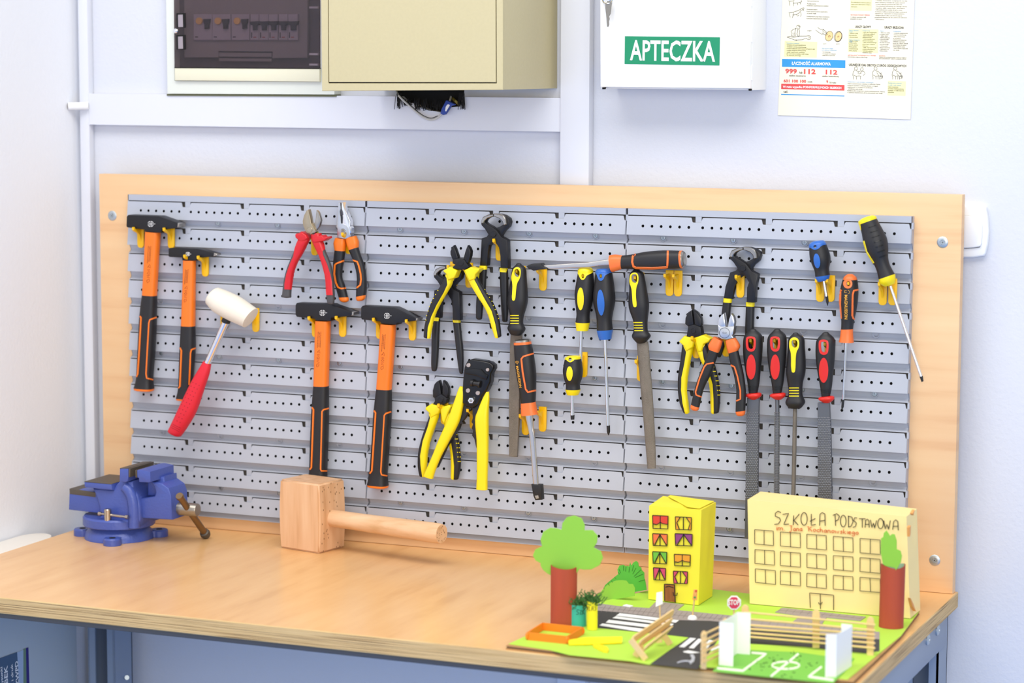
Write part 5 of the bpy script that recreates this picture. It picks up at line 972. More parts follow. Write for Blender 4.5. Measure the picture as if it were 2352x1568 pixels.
plate('moving_body', V([(1188, 668), (1365, 640), (1378, 590), (1360, 520), (1318, 462), (1345, 462), (1450, 482), (1530, 540), (1562, 625), (1576, 928), (1192, 908)]), -.142, -.090, VB, t, .0035, 3)
p0 = onY(*V([(1560, 778)])[0], -.117); lathe('spindle', p0, (1, 0, 0), [(0, .0125), (.004, .0125), (.0045, .0108), (.050, .0108), (.0515, .0098)], mat('brushed_nickel', 'a39c92', .35, .9), t, 24)
Xb = p0.x+.036; ba = onX(*V([(1675, 645)])[0], Xb); bb_ = onX(*V([(1985, 1098)])[0], Xb); dd = (bb_-ba).normalized(); hb = tube('handle_bar', [ba, bb_], .0056, VS, t, 14)
lathe('bar_end', bb_-dd*.007, dd, [(0, .0045), (.002, .0078), (.007, .0088), (.012, .0075), (.0155, .003)], VM, hb, 16); lathe('bar_end', ba-dd*.0035, dd, [(0, .0062), (.004, .0068), (.008, .0058)], VS, hb, 16)
pb_ = onY(*V([(790, 935)])[0], -.163); lathe('lock_bolt', Vector((pb_.x, pb_.y, TT+.038)), (0, 0, 1), [(0, .0062), (.018, .0062), (.0195, .0050)], mat('nickel', 'b8ada0', .25, 1), t, 18)
la_ = onY(*V([(690, 852)])[0], -.163); lb_ = onY(*V([(1022, 893)])[0], -.163); lp = tube('lock_pin', [la_, lb_], .0022, mat('nickel', 'b8ada0', .25, 1), t, 10); d2 = (lb_-la_).normalized()
for p in (la_, lb_): lathe('pin_end', p-d2*.002, d2, [(0, .0036), (.005, .0036)], mat('nickel', 'b8ada0', .25, 1), lp, 10)
# ================================================================ wooden mallet
BEECH = layered('beech_wood', [(.25, 'c9986c'), (.45, 'dcae84'), (.7, 'e5bc95')], (70, 70, 6), 2, .5); BEECH2 = layered('beech_handle', [(.25, 'cda070'), (.45, 'dfb388'), (.7, 'e6bf98')], (10, 90, 90), 0, .5)
A_ = Vector((.3324, -.0844, TT)); B_ = Vector((.4136, -.1025, TT)); ux = (B_-A_).normalized(); uy = Vector((-ux.y, ux.x, 0)); dp = .066; ln = (B_-A_).length; ztop = onY(735, 1113, -.1025).z
t = thing('wooden_mallet', 'beech wooden mallet standing on its head on the bench', 'mallet', A_+ux*ln/2+uy*dp/2)
bm = bmesh.new(); prev = None; cc_ = A_+ux*ln/2+uy*dp/2; N_ = 9
for i in range(N_):
    f = i/(N_-1); sc_ = 1+.055*math.sin(math.pi*f)-.01; z = TT+.0003+(ztop-TT)*f
    row = [bm.verts.new(Vector((cc_.x, cc_.y, z))+ux*sx_*ln/2*sc_+uy*sy_*dp/2*(1+.02*math.sin(math.pi*f))) for sx_, sy_ in ((-1, -1), (1, -1), (1, 1), (-1, 1))]
    if prev:
        for j in range(4): bm.faces.new((prev[j], prev[(j+1) % 4], row[(j+1) % 4], row[j]))
    else: bm.faces.new(row[::-1])
    prev = row
bm.faces.new(prev); bm.normal_update()
bmesh.ops.bevel(bm, geom=[e for e in bm.edges if len(e.link_faces) == 2 and e.calc_face_angle(0) > .6], offset=.0028, segments=3, affect='EDGES')
link('head', finish(bm, 50), BEECH, t)
h0_ = onY(775, 1190, -.069); ctr = cc_+ux*ln*.5; h0_ = Vector((ctr.x, ctr.y, h0_.z)); L_ = .1
def pxof(p):
    d = p-CAM; w = d.dot(fw); return 1176+FPX*d.dot(rt)/w, 784-FPX*d.dot(up)/w
while pxof(h0_+ux*L_)[0] < 1014: L_ += .001
bm = bmesh.new(); pts = [h0_-ux*.02+Vector((0, 0, 0)), h0_, h0_+ux*L_*.3, h0_+ux*L_*.6, h0_+ux*L_*.97, h0_+ux*L_]; tube_bm(bm, pts, [.0135, .0138, .0142, .0152, .0162, .0150], 24); link('handle', finish(bm), BEECH2, t)
bm = bmesh.new()
for i in range(22):
    a = R.uniform(0, 6.28); r = .013*math.sqrt(R.random()); p = h0_+ux*(L_+.0002)+uy*r*math.cos(a)+Vector((0, 0, r*math.sin(a))); lathe_bm(bm, p, ux, [(0, .0006), (.0003, .0006)], 6)
stuff(link('end_grain_pores', finish(bm, 0), mat('pore_brown', '8a6544', .8), t))
bm = bmesh.new()
for i in range(34):
    f = R.random(); p = cc_+ux*(ln/2*(1.045*math.sin(math.pi*f)*.0+1+.055*math.sin(math.pi*f)-.01)+.0002)+uy*(R.random()-.5)*dp*.85; p.z = TT+(ztop-TT)*f
    v = box_bm(bm, p-Vector((.0002, .0005, .0012)), p+Vector((.0002, .0005, .0012))); bmesh.ops.rotate(bm, verts=v, cent=p, matrix=Matrix.Rotation(math.atan2(ux.y, ux.x), 3, 'Z'))
stuff(link('wood_flecks', finish(bm, 0), mat('pore_brown', '8a6544', .8), t))
# ================================================================ the pupils' paper town
ZB = TT+.0060
e5 = crop(1140, 1130, 3.58); e6 = crop(1640, 1110, 3.4233); g5 = crop(1220, 1280, 5.443); g6 = crop(1440, 1330, 6.589); g7 = crop(1640, 1360, 6.189)
GR = mat('lime_paper', 'b4dc48', .7); GR2 = mat('green_paper', '8bc340', .7); GR3 = mat('leaf_green_paper', '55b53c', .7); ROAD = mat('black_paper', '3f3d3d', .8); PAV = mat('grey_paper', 'a0948f', .8)
CARD = mat('cardboard', 'b58a55', .8, bump=.4, bscale=500); CARDD = mat('corrugated_cardboard', '6e5138', .9, bump=.8, bscale=700); PAPW = mat('white_paper', 'f6f6f2', .7); PITCH = mat('pitch_green_paper', '79be45', .7); LINE = mat('white_chalk', 'eef2dc', .8)
BRN = mat('brown_paper', 'b4492f', .7, var=.12, vscale=(60, 60, 6)); LEM = mat('lemon_paper', 'f2e33c', .65); VAN = mat('pale_yellow_paper', 'fae09a', .65); STK = mat('popsicle_wood', 'efcb8c', .6, var=.12, vscale=(30, 30, 30)); MARK = mat('black_marker', '1d1a18', .7)
def w2(p, z): return Vector((p.x, p.y, z))
# ---- base board with its ground paper, roads and paving
t = thing('model_base', 'cardboard base of the paper town with lime ground, black roads and grey paving', 'model base', Vector((1.18, -.34, TT)))
lb = onZ(1373, 1383, ZB)
bl = [Vector((.9365, -.566, 0)), Vector((1.0, -.5685, 0)), Vector((1.144, -.566, 0)), Vector((1.28, -.568, 0)), Vector((1.4190, -.566, 0)), Vector((1.4170, -.30, 0)), onZ(2112, 1402, ZB), onZ(1722, 1363, ZB), onZ(1640, 1353, ZB), onZ(1486, 1356, ZB), lb]
def zprism(name, pts, z0, z1, m, parent): return link(name, finish(prism([w2(p, z1) for p in pts], Vector((0, 0, z0-z1))), 0), m, parent)
zprism('cardboard_sheet', bl, TT+.0003, TT+.0016, CARD, t); zprism('corrugation', [p*.997+Vector((1.18, -.34, 0))*.003 for p in bl], TT+.0016, TT+.0040, CARDD, t); zprism('cardboard_sheet', bl, TT+.0040, TT+.0052, CARD, t)
gp = [Vector((.9375, -.558, 0)), Vector((1.0, -.5665, 0))]+[onZ(*e5([p])[0], ZB) for p in ((600, 1335), (900, 1365), (1100, 1385), (1245, 1412))]+[Vector((1.28, -.560, 0)), Vector((1.41, -.560, 0))]+bl[5:]
zprism('ground_sheet', gp, TT+.0052, ZB, GR, t)
slab('road', e5([(832, 972), (1000, 985), (1240, 1015), (1500, 1050), (1760, 1058), (2000, 1080)])+g7([(600, 500), (1100, 540), (1500, 570), (1960, 625), (2290, 660), (2352, 665), (2352, 830), (2150, 860), (1700, 815), (1300, 770), (900, 745), (530, 727), (-100, 650)])+e5([(1590, 1192), (1420, 1172), (1200, 1150), (826, 1112)]), ZB, ZB+.0005, ROAD, t)
slab('road', e5([(1590, 1188), (1700, 1200), (1820, 1215), (1690, 1400), (1655, 1455), (1265, 1412), (1420, 1300)]), ZB, ZB+.0004, ROAD, t)
slab('pavement', e5([(838, 912), (1000, 935), (1260, 952), (1480, 968), (1850, 1005), (2005, 1020)])+g7([(230, 355), (700, 390), (1150, 430), (1540, 450), (1990, 540), (2352, 560), (2352, 665), (2290, 660), (1960, 625), (1500, 570), (1100, 540), (600, 500)])+e5([(2000, 1078), (1760, 1056), (1500, 1050), (1240, 1015), (1000, 985), (832, 972)]), ZB, ZB+.0008, PAV, t)
slab('pavement', e5([(1370, 903), (1545, 922), (1480, 972), (1260, 950), (1310, 900)]), ZB, ZB+.0009, PAV, t)
slab('pavement', e6([(540, 975), (760, 1000), (1195, 1046), (1150, 1078), (885, 1052), (850, 1100), (620, 1085), (680, 1040), (480, 1010)]), ZB, ZB+.0009, PAV, t)
PJ = mat('paving_joint', '8b807b', .8)
jl = [e5([(x, 925+(x-840)*.082), (x-40, 982+(x-840)*.07)]) for x in range(900, 1960, 42)]+[e5([(838, 945), (1240, 985), (1500, 1012), (2000, 1052)])]+[e6([(530+i*58, 975+i*6.4), (500+i*58, 1012+i*4.5)]) for i in range(12)]+[e6([(505, 995), (780, 1020), (1170, 1062)])]+[e5([(1345+i*48, 905+i*5), (1285+i*55, 955+i*4)]) for i in range(4)]+[g7([(700+i*110, 395+i*11), (650+i*110, 500+i*7)]) for i in range(14)]
stuff(lines_flat('paving_joints', jl, .55, fZ(ZB+.0010), PJ, t, .0001))
for px in ([(1015, 993), (1502, 1052), (1475, 1071), (985, 1013)], [(985, 1018), (1460, 1082), (1440, 1095), (955, 1033)], [(925, 1048), (1300, 1092), (1290, 1114), (900, 1070)], [(872, 1078), (1250, 1128), (1225, 1152), (848, 1094)]): slab('crossing_stripe', e5(px), ZB+.0005, ZB+.0008, PAPW, t)
for px in ([(955, 885), (1045, 893), (870, 1025), (790, 1018)], [(1080, 898), (1150, 905), (1010, 1042), (938, 1034)], [(1245, 915), (1310, 925), (1180, 1080), (1110, 1060)], [(850, 1090), (930, 1075), (1100, 1105), (960, 1118), (860, 1100)], [(1430, 930), (1470, 1000), (1280, 1080), (1265, 1070)]): slab('crossing_stripe', g6(px), ZB+.0004, ZB+.0008, PAPW, t)
# ---- football pitch
t = thing('football_pitch', 'small green paper football pitch with white chalk lines', 'pitch', onZ(*g7([(1000, 1030)])[0], ZB))
slab('pitch_sheet', g7([(-20, 1115), (150, 960), (330, 815), (530, 818), (1210, 850), (1560, 900), (1995, 935), (1850, 1130), (1690, 1290), (1200, 1240), (800, 1200)]), ZB+.0002, ZB+.0010, PITCH, t)
lines_flat('white_lines', [g7([(45, 1075), (410, 1112), (560, 1000), (740, 872), (530, 855)]), g7([(1700, 1245), (1345, 1195), (1430, 1130), (1530, 1055)]), g7([(805, 1195), (1000, 1035), (1200, 870)])], 4.6, fZ(ZB+.0011), LINE, t, .0003)
lines_flat('centre_circle', [g7(ell(1020, 1035, 195, 52)+[(1215, 1035)])], 3.4, fZ(ZB+.0011), LINE, t, .0003)
bm = bmesh.new()
for i in range(46):
    x, y = R.choice([(620, 1060), (1030, 1150), (1350, 1010), (760, 1000), (900, 960), (1180, 920)]); p = onZ(*g7([(x+R.gauss(0, 75), y+R.gauss(0, 38))])[0], ZB+.0011); a = R.random()*3; d = Vector((math.cos(a), math.sin(a), 0))*R.uniform(.0006, .0026); tube_bm(bm, [p-d, p+d+Vector((0, 0, .0006))], .00045, 4)
o = link('rubber_crumbs', finish(bm, 0), mat('dark_green_crumb', '1f3a1c', .8)); tag(o, 'dark green crumbs scattered on the paper football pitch', 'crumbs'); stuff(o)
def paper_sheet(name, pts, thick, m, parent):
    """upright or leaning sheet of paper from 3-D outline points"""
    n = (pts[1]-pts[0]).cross(pts[-1]-pts[0]).normalized(); return link(name, finish(prism(pts, n*thick), 0), m, parent)
def goal(label, a, b, c_, d, hs, m_in):
    t = thing('toy_goal', label, 'toy goal', (a+c_)/2); U = lambda p, h: p+Vector((0, 0, h))
    paper_sheet('side_panel', [a, b, U(b, hs[1]), U(a, hs[0])], .0008, PAPW, t); paper_sheet('side_panel', [d, c_, U(c_, hs[2]), U(d, hs[3])], .0008, PAPW, t)
    m1 = a.lerp(d, .35); m2 = a.lerp(d, .7); paper_sheet('back_panel', [a, d, U(d, hs[3]), U(m2, hs[3]*.985), U(m1, hs[0]*.97), U(a, hs[0])], .0008, PAPW, t)
Zg = ZB+.0011
goal('white paper goal at the left end of the football pitch', onZ(*g7([(72, 1030)])[0], Zg), onZ(*g7([(272, 1052)])[0], Zg), onZ(*g7([(512, 882)])[0], Zg), onZ(*g7([(322, 868)])[0], Zg), (.0575, .0575, .0565, .0565), None)
goal('white paper goal at the right end of the football pitch', onZ(*g7([(1722, 1205)])[0], Zg), onZ(*g7([(1582, 1207)])[0], Zg), onZ(*g7([(1800, 1035)])[0], Zg), onZ(*g7([(1946, 1048)])[0], Zg), (.0565, .0565, .0555, .0550), None)
# ---- popsicle-stick fences
fb = onZ(*g7([(2235, 888)])[0], ZB+.0006).y
t = thing('stick_fence', 'wooden popsicle-stick fence with three posts behind the football pitch', 'fence', w2(onY(*g7([(1450, 785)])[0], fb), ZB))
def stick(name, px, Y, c, parent, th=.002): return plate(name, c(px), Y-th/2, Y+th/2, STK, parent, .0004, 1)
for (x0, x1, yt, yb_) in ((388, 492, 175, 690), (1395, 1502, 240, 788), (2168, 2272, 345, 898)): stick('post', [(x0+4, yb_), (x1-8, yb_+4), (x1, yt+80), (x1-8, yt+30), ((x0+x1)/2+14, yt+4), ((x0+x1)/2-14, yt+2), (x0+8, yt+28), (x0, yt+78)], fb, g7, t)
for y0, y1 in ((280, 462), (372, 540), (458, 600), (512, 655), (570, 722), (624, 792)):
    q0, q1 = g7([(430, y0)])[0], g7([(2290, y1)])[0]; tube('rail', [onY(*q0, fb-.003), onY((q0[0]+q1[0])/2, (q0[1]+q1[1])/2-.6, fb-.003), onY(*q1, fb-.003)], .0014, STK, t, 8)
fl = onZ(*g6([(1155, 1352)])[0], ZB+.0006).x
t = thing('stick_fence', 'short wooden popsicle-stick fence running back along the left side of the football pitch', 'fence', onX(*g6([(1155, 1352)])[0], fl))
def stickX(name, px, X, c, parent, th=.002):
    P = [onX(x, y, X-th/2) for x, y in c(px)]; return link(name, finish(prism(P, Vector((th, 0, 0)), .0004, 1), 0), STK, parent)
def postx(x, yt, yb_, w):
    p = onX(*g6([(x, yb_)])[0], fl); p1 = onX(*g6([(x, yt)])[0], fl); h = p1.z-ZB
    pts = [Vector((p.x-w/2, p.y, ZB)), Vector((p.x+w/2, p.y, ZB)), Vector((p.x+w/2, p.y, ZB+h-.004)), Vector((p.x+w*.3, p.y, ZB+h-.001)), Vector((p.x, p.y, ZB+h)), Vector((p.x-w*.3, p.y, ZB+h-.001)), Vector((p.x-w/2, p.y, ZB+h-.004))]
    link('post', finish(prism(pts, Vector((0, .002, 0)), .0004, 1), 0), STK, t)
postx(1155, 785, 1352, .0075); postx(1477, 592, 1010, .0070)
for y0, y1 in ((838, 690), (938, 780), (1020, 862), (1095, 955), (1175, 1040), (1252, 1125)): tube('rail', [onX(*g6([(1130, y0+12)])[0], fl+.001), onX(*g6([(1500, y1-18)])[0], fl+.001)], .0014, STK, t, 8)
# ---- houses
def onPl(x, y, p0, n): d = ray(x, y); return CAM+d*((p0-CAM).dot(n)/d.dot(n))
def carton(t, base, tops, m, amp, name='paper_wrap'):
    """paper-wrapped box with slightly crumpled faces; base/tops: four points each, front-left first, counter-clockwise from above"""
    bm = bmesh.new(); N = 10; f = lambda u, v, a, b, c_, d: (a*(1-u)+b*u)*(1-v)+(d*(1-u)+c_*u)*v
    quads = [(base[i], base[(i+1) % 4], tops[(i+1) % 4], tops[i]) for i in range(4)]+[tuple(tops)]
    for qi, (a, b, c_, d) in enumerate(quads):
        n = (b-a).cross(d-a).normalized(); V_ = []
        for j in range(N+1):
            row = []
            for i in range(N+1):
                u, v = i/N, j/N; p = f(u, v, a, b, c_, d); w = min(u, 1-u, v, 1-v)*4; k = amp*min(1, w)*(noise.noise(p*45+Vector((qi, 0, 0))))*(.25 if qi == 0 else 1)
                row.append(bm.verts.new(p+n*k))
            V_.append(row)
        for j in range(N):
            for i in range(N): bm.faces.new((V_[j][i], V_[j][i+1], V_[j+1][i+1], V_[j+1][i]))
    bmesh.ops.remove_doubles(bm, verts=bm.verts[:], dist=.0002)
    bm.faces.new([bm.verts.new(p) for p in base[::-1]])
    return link(name, finish(bm, 50), m, t)
# lemon tower
P0, P1 = onZ(1489, 1377, ZB), onZ(1604, 1391, ZB); P2_ = onZ(1636, 1370, ZB); P3_ = P0+(P2_-P1)
nt_ = Vector(((P1-P0).y, -(P1-P0).x, 0)).normalized()
T0, T1 = onPl(1491, 1161, P0, nt_), onPl(1611, 1171, P0, nt_); sd = (P2_-P1).normalized(); dpt = (P2_-P1).length
T2 = T1+sd*dpt*.95+Vector((.002, 0, .001)); T3 = T0+sd*dpt*.95+Vector((0, 0, .004))
for P in (P0, P1, P2_, P3_): P.z = ZB+.0009
t = thing('paper_tower', 'tall lemon-yellow paper house with coloured curtained windows', 'paper house', (P0+P2_)/2)
carton(t, [P0, P1, P2_, P3_], [T0, T1, T2, T3], LEM, .0022)
fl_ = [T0.lerp(T3, .9)+Vector((.010, 0, .0012)), T0.lerp(T1, .72)+Vector((0, .004, .0018)), T1+Vector((-.004, .003, .0012)), T2+Vector((-.002, -.002, .0015)), T3+Vector((.012, -.002, .0020))]
paper_sheet('roof_flap', fl_, .0006, LEM, t)
pl0 = P0+nt_*.0016
fP = lambda x, y: (onPl(x, y, pl0, nt_), nt_)
def on_tower(name, px, m, lift=.0002):
    P = [onPl(x, y, pl0+nt_*lift, nt_) for x, y in px]; return link(name, finish(prism(P, -nt_*.0012), 0), m, t)
CU = {'r': mat('red_felt_pen', 'd8402f', .7), 'o': mat('orange_felt_pen', 'e59a2c', .7), 'c': mat('coral_felt_pen', 'ea7440', .7), 'p': mat('purple_felt_pen', '8d3f7d', .7), 'g': mat('green_felt_pen', '6cb83e', .7), 'k': mat('pink_felt_pen', 'd0476c', .7)}
WN = [((1285, 190, 1412, 300), 'r', 'half'), ((1472, 202, 1604, 308), 'o', 'side'), ((1286, 340, 1406, 440), 'c', 'tri'), ((1470, 340, 1611, 440), 'p', 'tri'), ((1286, 488, 1402, 588), 'g', 'tri'), ((1463, 510, 1595, 606), 'o', 'half'), ((1292, 620, 1392, 722), 'k', 'tri'), ((1456, 648, 1572, 750), 'k', 'side')]
for (x0, y0, x1, y1), cc, kind in WN:
    xm = (x0+x1)/2; sl = 6
    if kind == 'half': on_tower('curtain', e5([(x0, y0), (x1, y0+sl), (x1, y0+(y1-y0)*.68), (xm+25, y0+(y1-y0)*.62), (xm, y0+(y1-y0)*.52), (xm-25, y0+(y1-y0)*.66), (x0, y0+(y1-y0)*.6)]), CU[cc])
    elif kind == 'tri':
        on_tower('curtain', e5([(x0, y0), (xm, y0+3), (x0+8, y1-8)]), CU[cc]); on_tower('curtain', e5([(xm, y0+3), (x1, y0+sl), (x1-4, y1-6)]), CU[cc])
    else:
        on_tower('curtain', e5([(x0, y0), (x0+38, y0+2), (x0+14, y0+(y1-y0)*.5), (x0+32, y1-4), (x0, y1)]), CU[cc]); on_tower('curtain', e5([(x1-40, y0+4), (x1, y0+sl), (x1, y1), (x1-22, y1-2), (x1-12, y0+(y1-y0)*.5)]), CU[cc])
    L = [[(x0, y0), (x1, y0+sl), (x1-2, y1+2), (x0+4, y1-2), (x0, y0)], [(xm, y0+4), (xm, y1)]]
    if kind == 'tri': L += [[(xm, y0+6), (x0+16, y1-4)], [(xm, y0+6), (x1-8, y1-4)]]
    elif kind == 'half': L += [[(x0, y0+(y1-y0)*.62), (x0+30, y0+(y1-y0)*.7), (xm-15, y0+(y1-y0)*.62), (xm, y0+(y1-y0)*.5), (xm+18, y0+(y1-y0)*.62), (x1, y0+(y1-y0)*.68)]]
    else: L += [[(x0+40, y0+4), (x0+12, y0+(y1-y0)*.45), (x0+34, y1-2)], [(x1-42, y0+4), (x1-10, y0+(y1-y0)*.5), (x1-26, y1)]]
    lines_flat('window_drawing', [e5(l) for l in L], 1.9, fP, MARK, t, .0006)
on_tower('painted_door', e5([(1383, 757), (1466, 762), (1472, 904), (1384, 892)]), mat('brown_felt_pen', 'a3622a', .7, var=.25, vscale=(300, 300, 60)))
lines_flat('door_drawing', [e5(l) for l in ([(1384, 893), (1382, 755), (1466, 760), (1472, 906)], [(1454, 822), (1460, 850), (1484, 848), (1488, 826)], [(1392, 780), (1420, 772), (1458, 785)])], 2, fP, MARK, t, .0006)
# school
S0, S1 = onZ(1722, 1387, ZB), onZ(2091, 1421, ZB); S0.z = S1.z = ZB+.0009; S1.y = S0.y; ns = Vector((0, -1, 0)); S2 = onZ(2106, 1402, ZB); dps = .058; S2 = S1+Vector((.001, dps, 0)); S3 = S0+Vector((0, dps, 0))
U0 = onPl(1717, 1147, S0, ns); U1 = onPl(2082, 1186, S0, ns); U2 = U1+Vector((.002, dps*.95, .002)); U3 = U0+Vector((.003, dps*.95, .003))
t = thing('paper_school', 'wide pale-yellow paper-wrapped box drawn as a school, with SZKOŁA PODSTAWOWA written on it', 'paper house', (S0+S2)/2)
carton(t, [S0, S1, S2, S3], [U0, U1, U2, U3], VAN, .0020)
for px in ([(1538, 345), (1548, 330), (1546, 395), (1540, 418)], [(1562, 236), (1578, 205), (1570, 250)], [(1545, 900), (1570, 950), (1588, 1005), (1560, 960)]):
    P = [onX(x, y, S1.x+.004) for x, y in e6(px)]; link('paper_fold', finish(prism(P, Vector((-.004, 0, 0))), 0), mat('orange_inner_paper', 'e8a05a', .7), t)
ps0 = S0+ns*.0012; fS = lambda x, y: (onPl(x, y, ps0, ns), ns)
OL = lambda x, y, rx, ry: ell(x, y, rx, ry, 0, 18)+[(x+rx, y)]
LT = [[(527, 228), (502, 218), (482, 233), (482, 258), (515, 270), (523, 290), (506, 317), (475, 322)], [(540, 243), (586, 235), (548, 322), (590, 319)], [(626, 250), (622, 326)], [(672, 238), (628, 290), (662, 326)], OL(708, 278, 25, 50), [(765, 240), (764, 328), (800, 322)], [(754, 297), (798, 275)], [(830, 332), (833, 242), (850, 228), (872, 240), (874, 332)], [(832, 296), (873, 290)],
 [(951, 240), (956, 332)], [(935, 250), (965, 237), (986, 256), (976, 285), (955, 296)], OL(1016, 295, 22, 46), [(1057, 258), (1058, 342)], [(1052, 255), (1084, 264), (1093, 300), (1076, 338), (1055, 342)], [(1125, 271), (1106, 268), (1098, 290), (1119, 310), (1112, 338), (1092, 345)], [(1140, 276), (1192, 278)], [(1165, 278), (1166, 346)], [(1187, 346), (1192, 290), (1205, 280), (1218, 292), (1220, 346)], [(1190, 321), (1219, 321)], [(1230, 285), (1241, 346), (1255, 310), (1263, 352), (1278, 290)], OL(1309, 315, 22, 40), [(1335, 290), (1346, 357), (1360, 320), (1373, 361), (1386, 290)], [(1405, 362), (1412, 300), (1428, 285), (1445, 298), (1449, 368)], [(1408, 336), (1447, 336)]]
lines_flat('black_lettering', [e6(l) for l in LT], 1.7, fS, MARK, t, .0004)
SF = {'i': (.4, [[(.2, 1), (.2, .1), (.35, 0)], [(.2, 1.4), (.22, 1.5)]]), 'm': (1.5, [[(.1, 0), (.1, 1)], [(.1, .7), (.35, 1), (.6, .8), (.6, 0)], [(.6, .7), (.9, 1), (1.2, .8), (1.2, .1), (1.35, 0)]]), '.': (.5, [[(.2, 0), (.25, .1)]]), 'J': (1.1, [[(.1, 1.9), (.9, 1.9)], [(.6, 1.9), (.6, .1), (.3, -.5), (0, -.2)]]), 'a': (1, [[(.75, .8), (.45, 1), (.1, .6), (.2, .1), (.5, 0), (.75, .4)], [(.75, 1), (.75, .1), (.95, 0)]]), 'n': (1, [[(.1, 0), (.1, 1)], [(.1, .7), (.45, 1), (.7, .8), (.7, .1), (.9, 0)]]), 'K': (1.5, [[(0, 1.6), (.4, 1.9), (.4, 0)], [(1.2, 1.9), (.4, .9), (.9, .7), (1.3, 0)]]), 'o': (.95, [[(.5, 1), (.15, .8), (.1, .3), (.4, 0), (.75, .3), (.75, .8), (.5, 1)]]), 'c': (.85, [[(.75, .85), (.45, 1), (.1, .6), (.2, .1), (.5, 0), (.75, .15)]]), 'h': (1, [[(.1, 0), (.15, 1.8)], [(.12, .7), (.45, 1), (.7, .8), (.7, .1), (.9, 0)]]), 'w': (1.3, [[(.05, 1), (.25, 0), (.55, .8), (.8, 0), (1.1, 1)]]), 's': (.8, [[(.65, .9), (.35, 1), (.15, .75), (.55, .4), (.5, .05), (.1, .05)]]), 'k': (.95, [[(.1, 0), (.15, 1.7)], [(.7, 1), (.15, .5), (.8, 0)]]), 'e': (.9, [[(.1, .5), (.75, .6), (.6, 1), (.25, .95), (.1, .5), (.25, .05), (.75, .1)]]), 'g': (1, [[(.75, .8), (.45, 1), (.1, .6), (.25, .1), (.75, .4)], [(.75, 1), (.75, -.5), (.4, -.8), (.1, -.5)]])}
def hand(word, x0, y0, x1, y1, xh):
    n = sum(SF[ch][0] for ch in word); out = []; u = 0
    for ch in word:
        w, L = SF[ch]
        for l in L: out.append(e6([(x0+(x1-x0)*(u+q[0])/n, y0+(y1-y0)*(u+q[0])/n-q[1]*xh) for q in l]))
        u += w
    return out
lines_flat('red_lettering', hand('im.', 487, 366, 565, 370, 22)+hand('Jana', 592, 372, 698, 372, 21)+hand('Kochanowskiego', 732, 374, 1140, 402, 20), 1.5, fS, mat('orange_red_pen', 'd8622a', .7), t, .0004)
for r, (ys, hh) in enumerate(((( 362, 380, 397, 415, 432), 112), ((518, 535, 550, 566, 582), 110), ((672, 687, 705, 722, 738), 106))):
    for i, (x0, x1) in enumerate(((320, 466), (522, 678), (730, 882), (938, 1092), (1148, 1306))):
        y = ys[i]; x0 += r*2*(i == 0); x1 += (8*r if i == 0 else 0); j = lambda: R.uniform(-1.5, 1.5)
        lines_flat('window_drawing', [e6([(x0, y+j()), (x1, y+12+j()), (x1+2, y+hh+14+j()), (x0+j(), y+hh+j()), (x0, y)]), e6([((x0+x1)/2+j(), y+6), ((x0+x1)/2+2+j(), y+hh+8)])], 1.3, fS, MARK, t, .0004)
lines_flat('door_drawing', [e6(l) for l in ([(757, 976), (752, 860), (940, 878), (940, 994)], [(835, 866), (837, 986)], [(822, 934), (826, 947), (846, 946), (850, 930)])], 1.5, fS, MARK, t, .0004)
# ---- trees
def paper_tube(name, p, rx, ry, z1, m, parent, jag=0, inner=None, tilt=0):
    bm = bmesh.new(); n = 28; rows = []
    for (sc_, zz, k) in ((1, p.z, 0), (1, None, 0), (.93, None, 0), (.93, p.z+.002, 0)):
        rows.append([bm.verts.new(Vector((p.x+rx*sc_*math.cos(2*math.pi*i/n)+(tilt if zz is None else 0), p.y+ry*sc_*math.sin(2*math.pi*i/n), zz if zz is not None else z1+jag*math.sin(2*math.pi*i/n*2+.6)))) for i in range(n)])
    for a, b in zip(rows, rows[1:]):
        for i in range(n):
            f = bm.faces.new((a[i], a[(i+1) % n], b[(i+1) % n], b[i])); f.material_index = 0
    for f in bm.faces:
        if all(v in rows[2]+rows[3] for v in f.verts): f.material_index = 1
    me = finish(bm); me.materials.append(m); me.materials.append(inner or m); return link(name, me, None, parent)
def facing(p): d = CAM-p; d.z = 0; return d.normalized()
a, b = onZ(1254, 1436, ZB), onZ(1321, 1438, ZB); ctr = (a+b)/2+Vector((0, .012, 0)); ctr.z = ZB+.0003; rr = (b-a).length/2*.93
t = thing('paper_tree', 'paper tree with broad cloud-shaped crown and brown trunk at the left of the paper town', 'paper tree', ctr); yt = ctr.y
zt1 = onY(1290, 1300, yt).z
paper_tube('trunk', ctr, rr, rr*.8, zt1, BRN, t, .0012)
plate('crown', e5([(418, 668), (385, 640), (363, 605), (363, 582), (322, 562), (300, 520), (320, 470), (375, 445), (362, 390), (385, 325), (440, 293), (500, 298), (535, 310), (542, 255), (580, 205), (640, 192), (700, 215), (726, 268), (724, 312), (790, 312), (832, 358), (826, 415), (800, 455), (858, 485), (876, 540), (848, 600), (780, 635), (720, 637), (682, 630), (660, 664), (600, 700), (480, 700)]), yt-.0006, yt+.0006, GR2, t, .0003, 1)
a, b = onZ(2013, 1441, ZB), onZ(2071, 1446, ZB); ctr = (a+b)/2+Vector((0, .012, 0)); ctr.z = ZB+.0003; rr = (b-a).length/2*.97
t = thing('paper_tree', 'paper tree with narrow crown in a brown paper tube, in front of the paper school', 'paper tree', ctr); yt = ctr.y
zt1 = onY(2042, 1297, yt).z
paper_tube('trunk', ctr, rr, rr*.85, zt1, BRN, t, .0022, mat('pale_green_paper', 'b9d0b4', .7), .001)
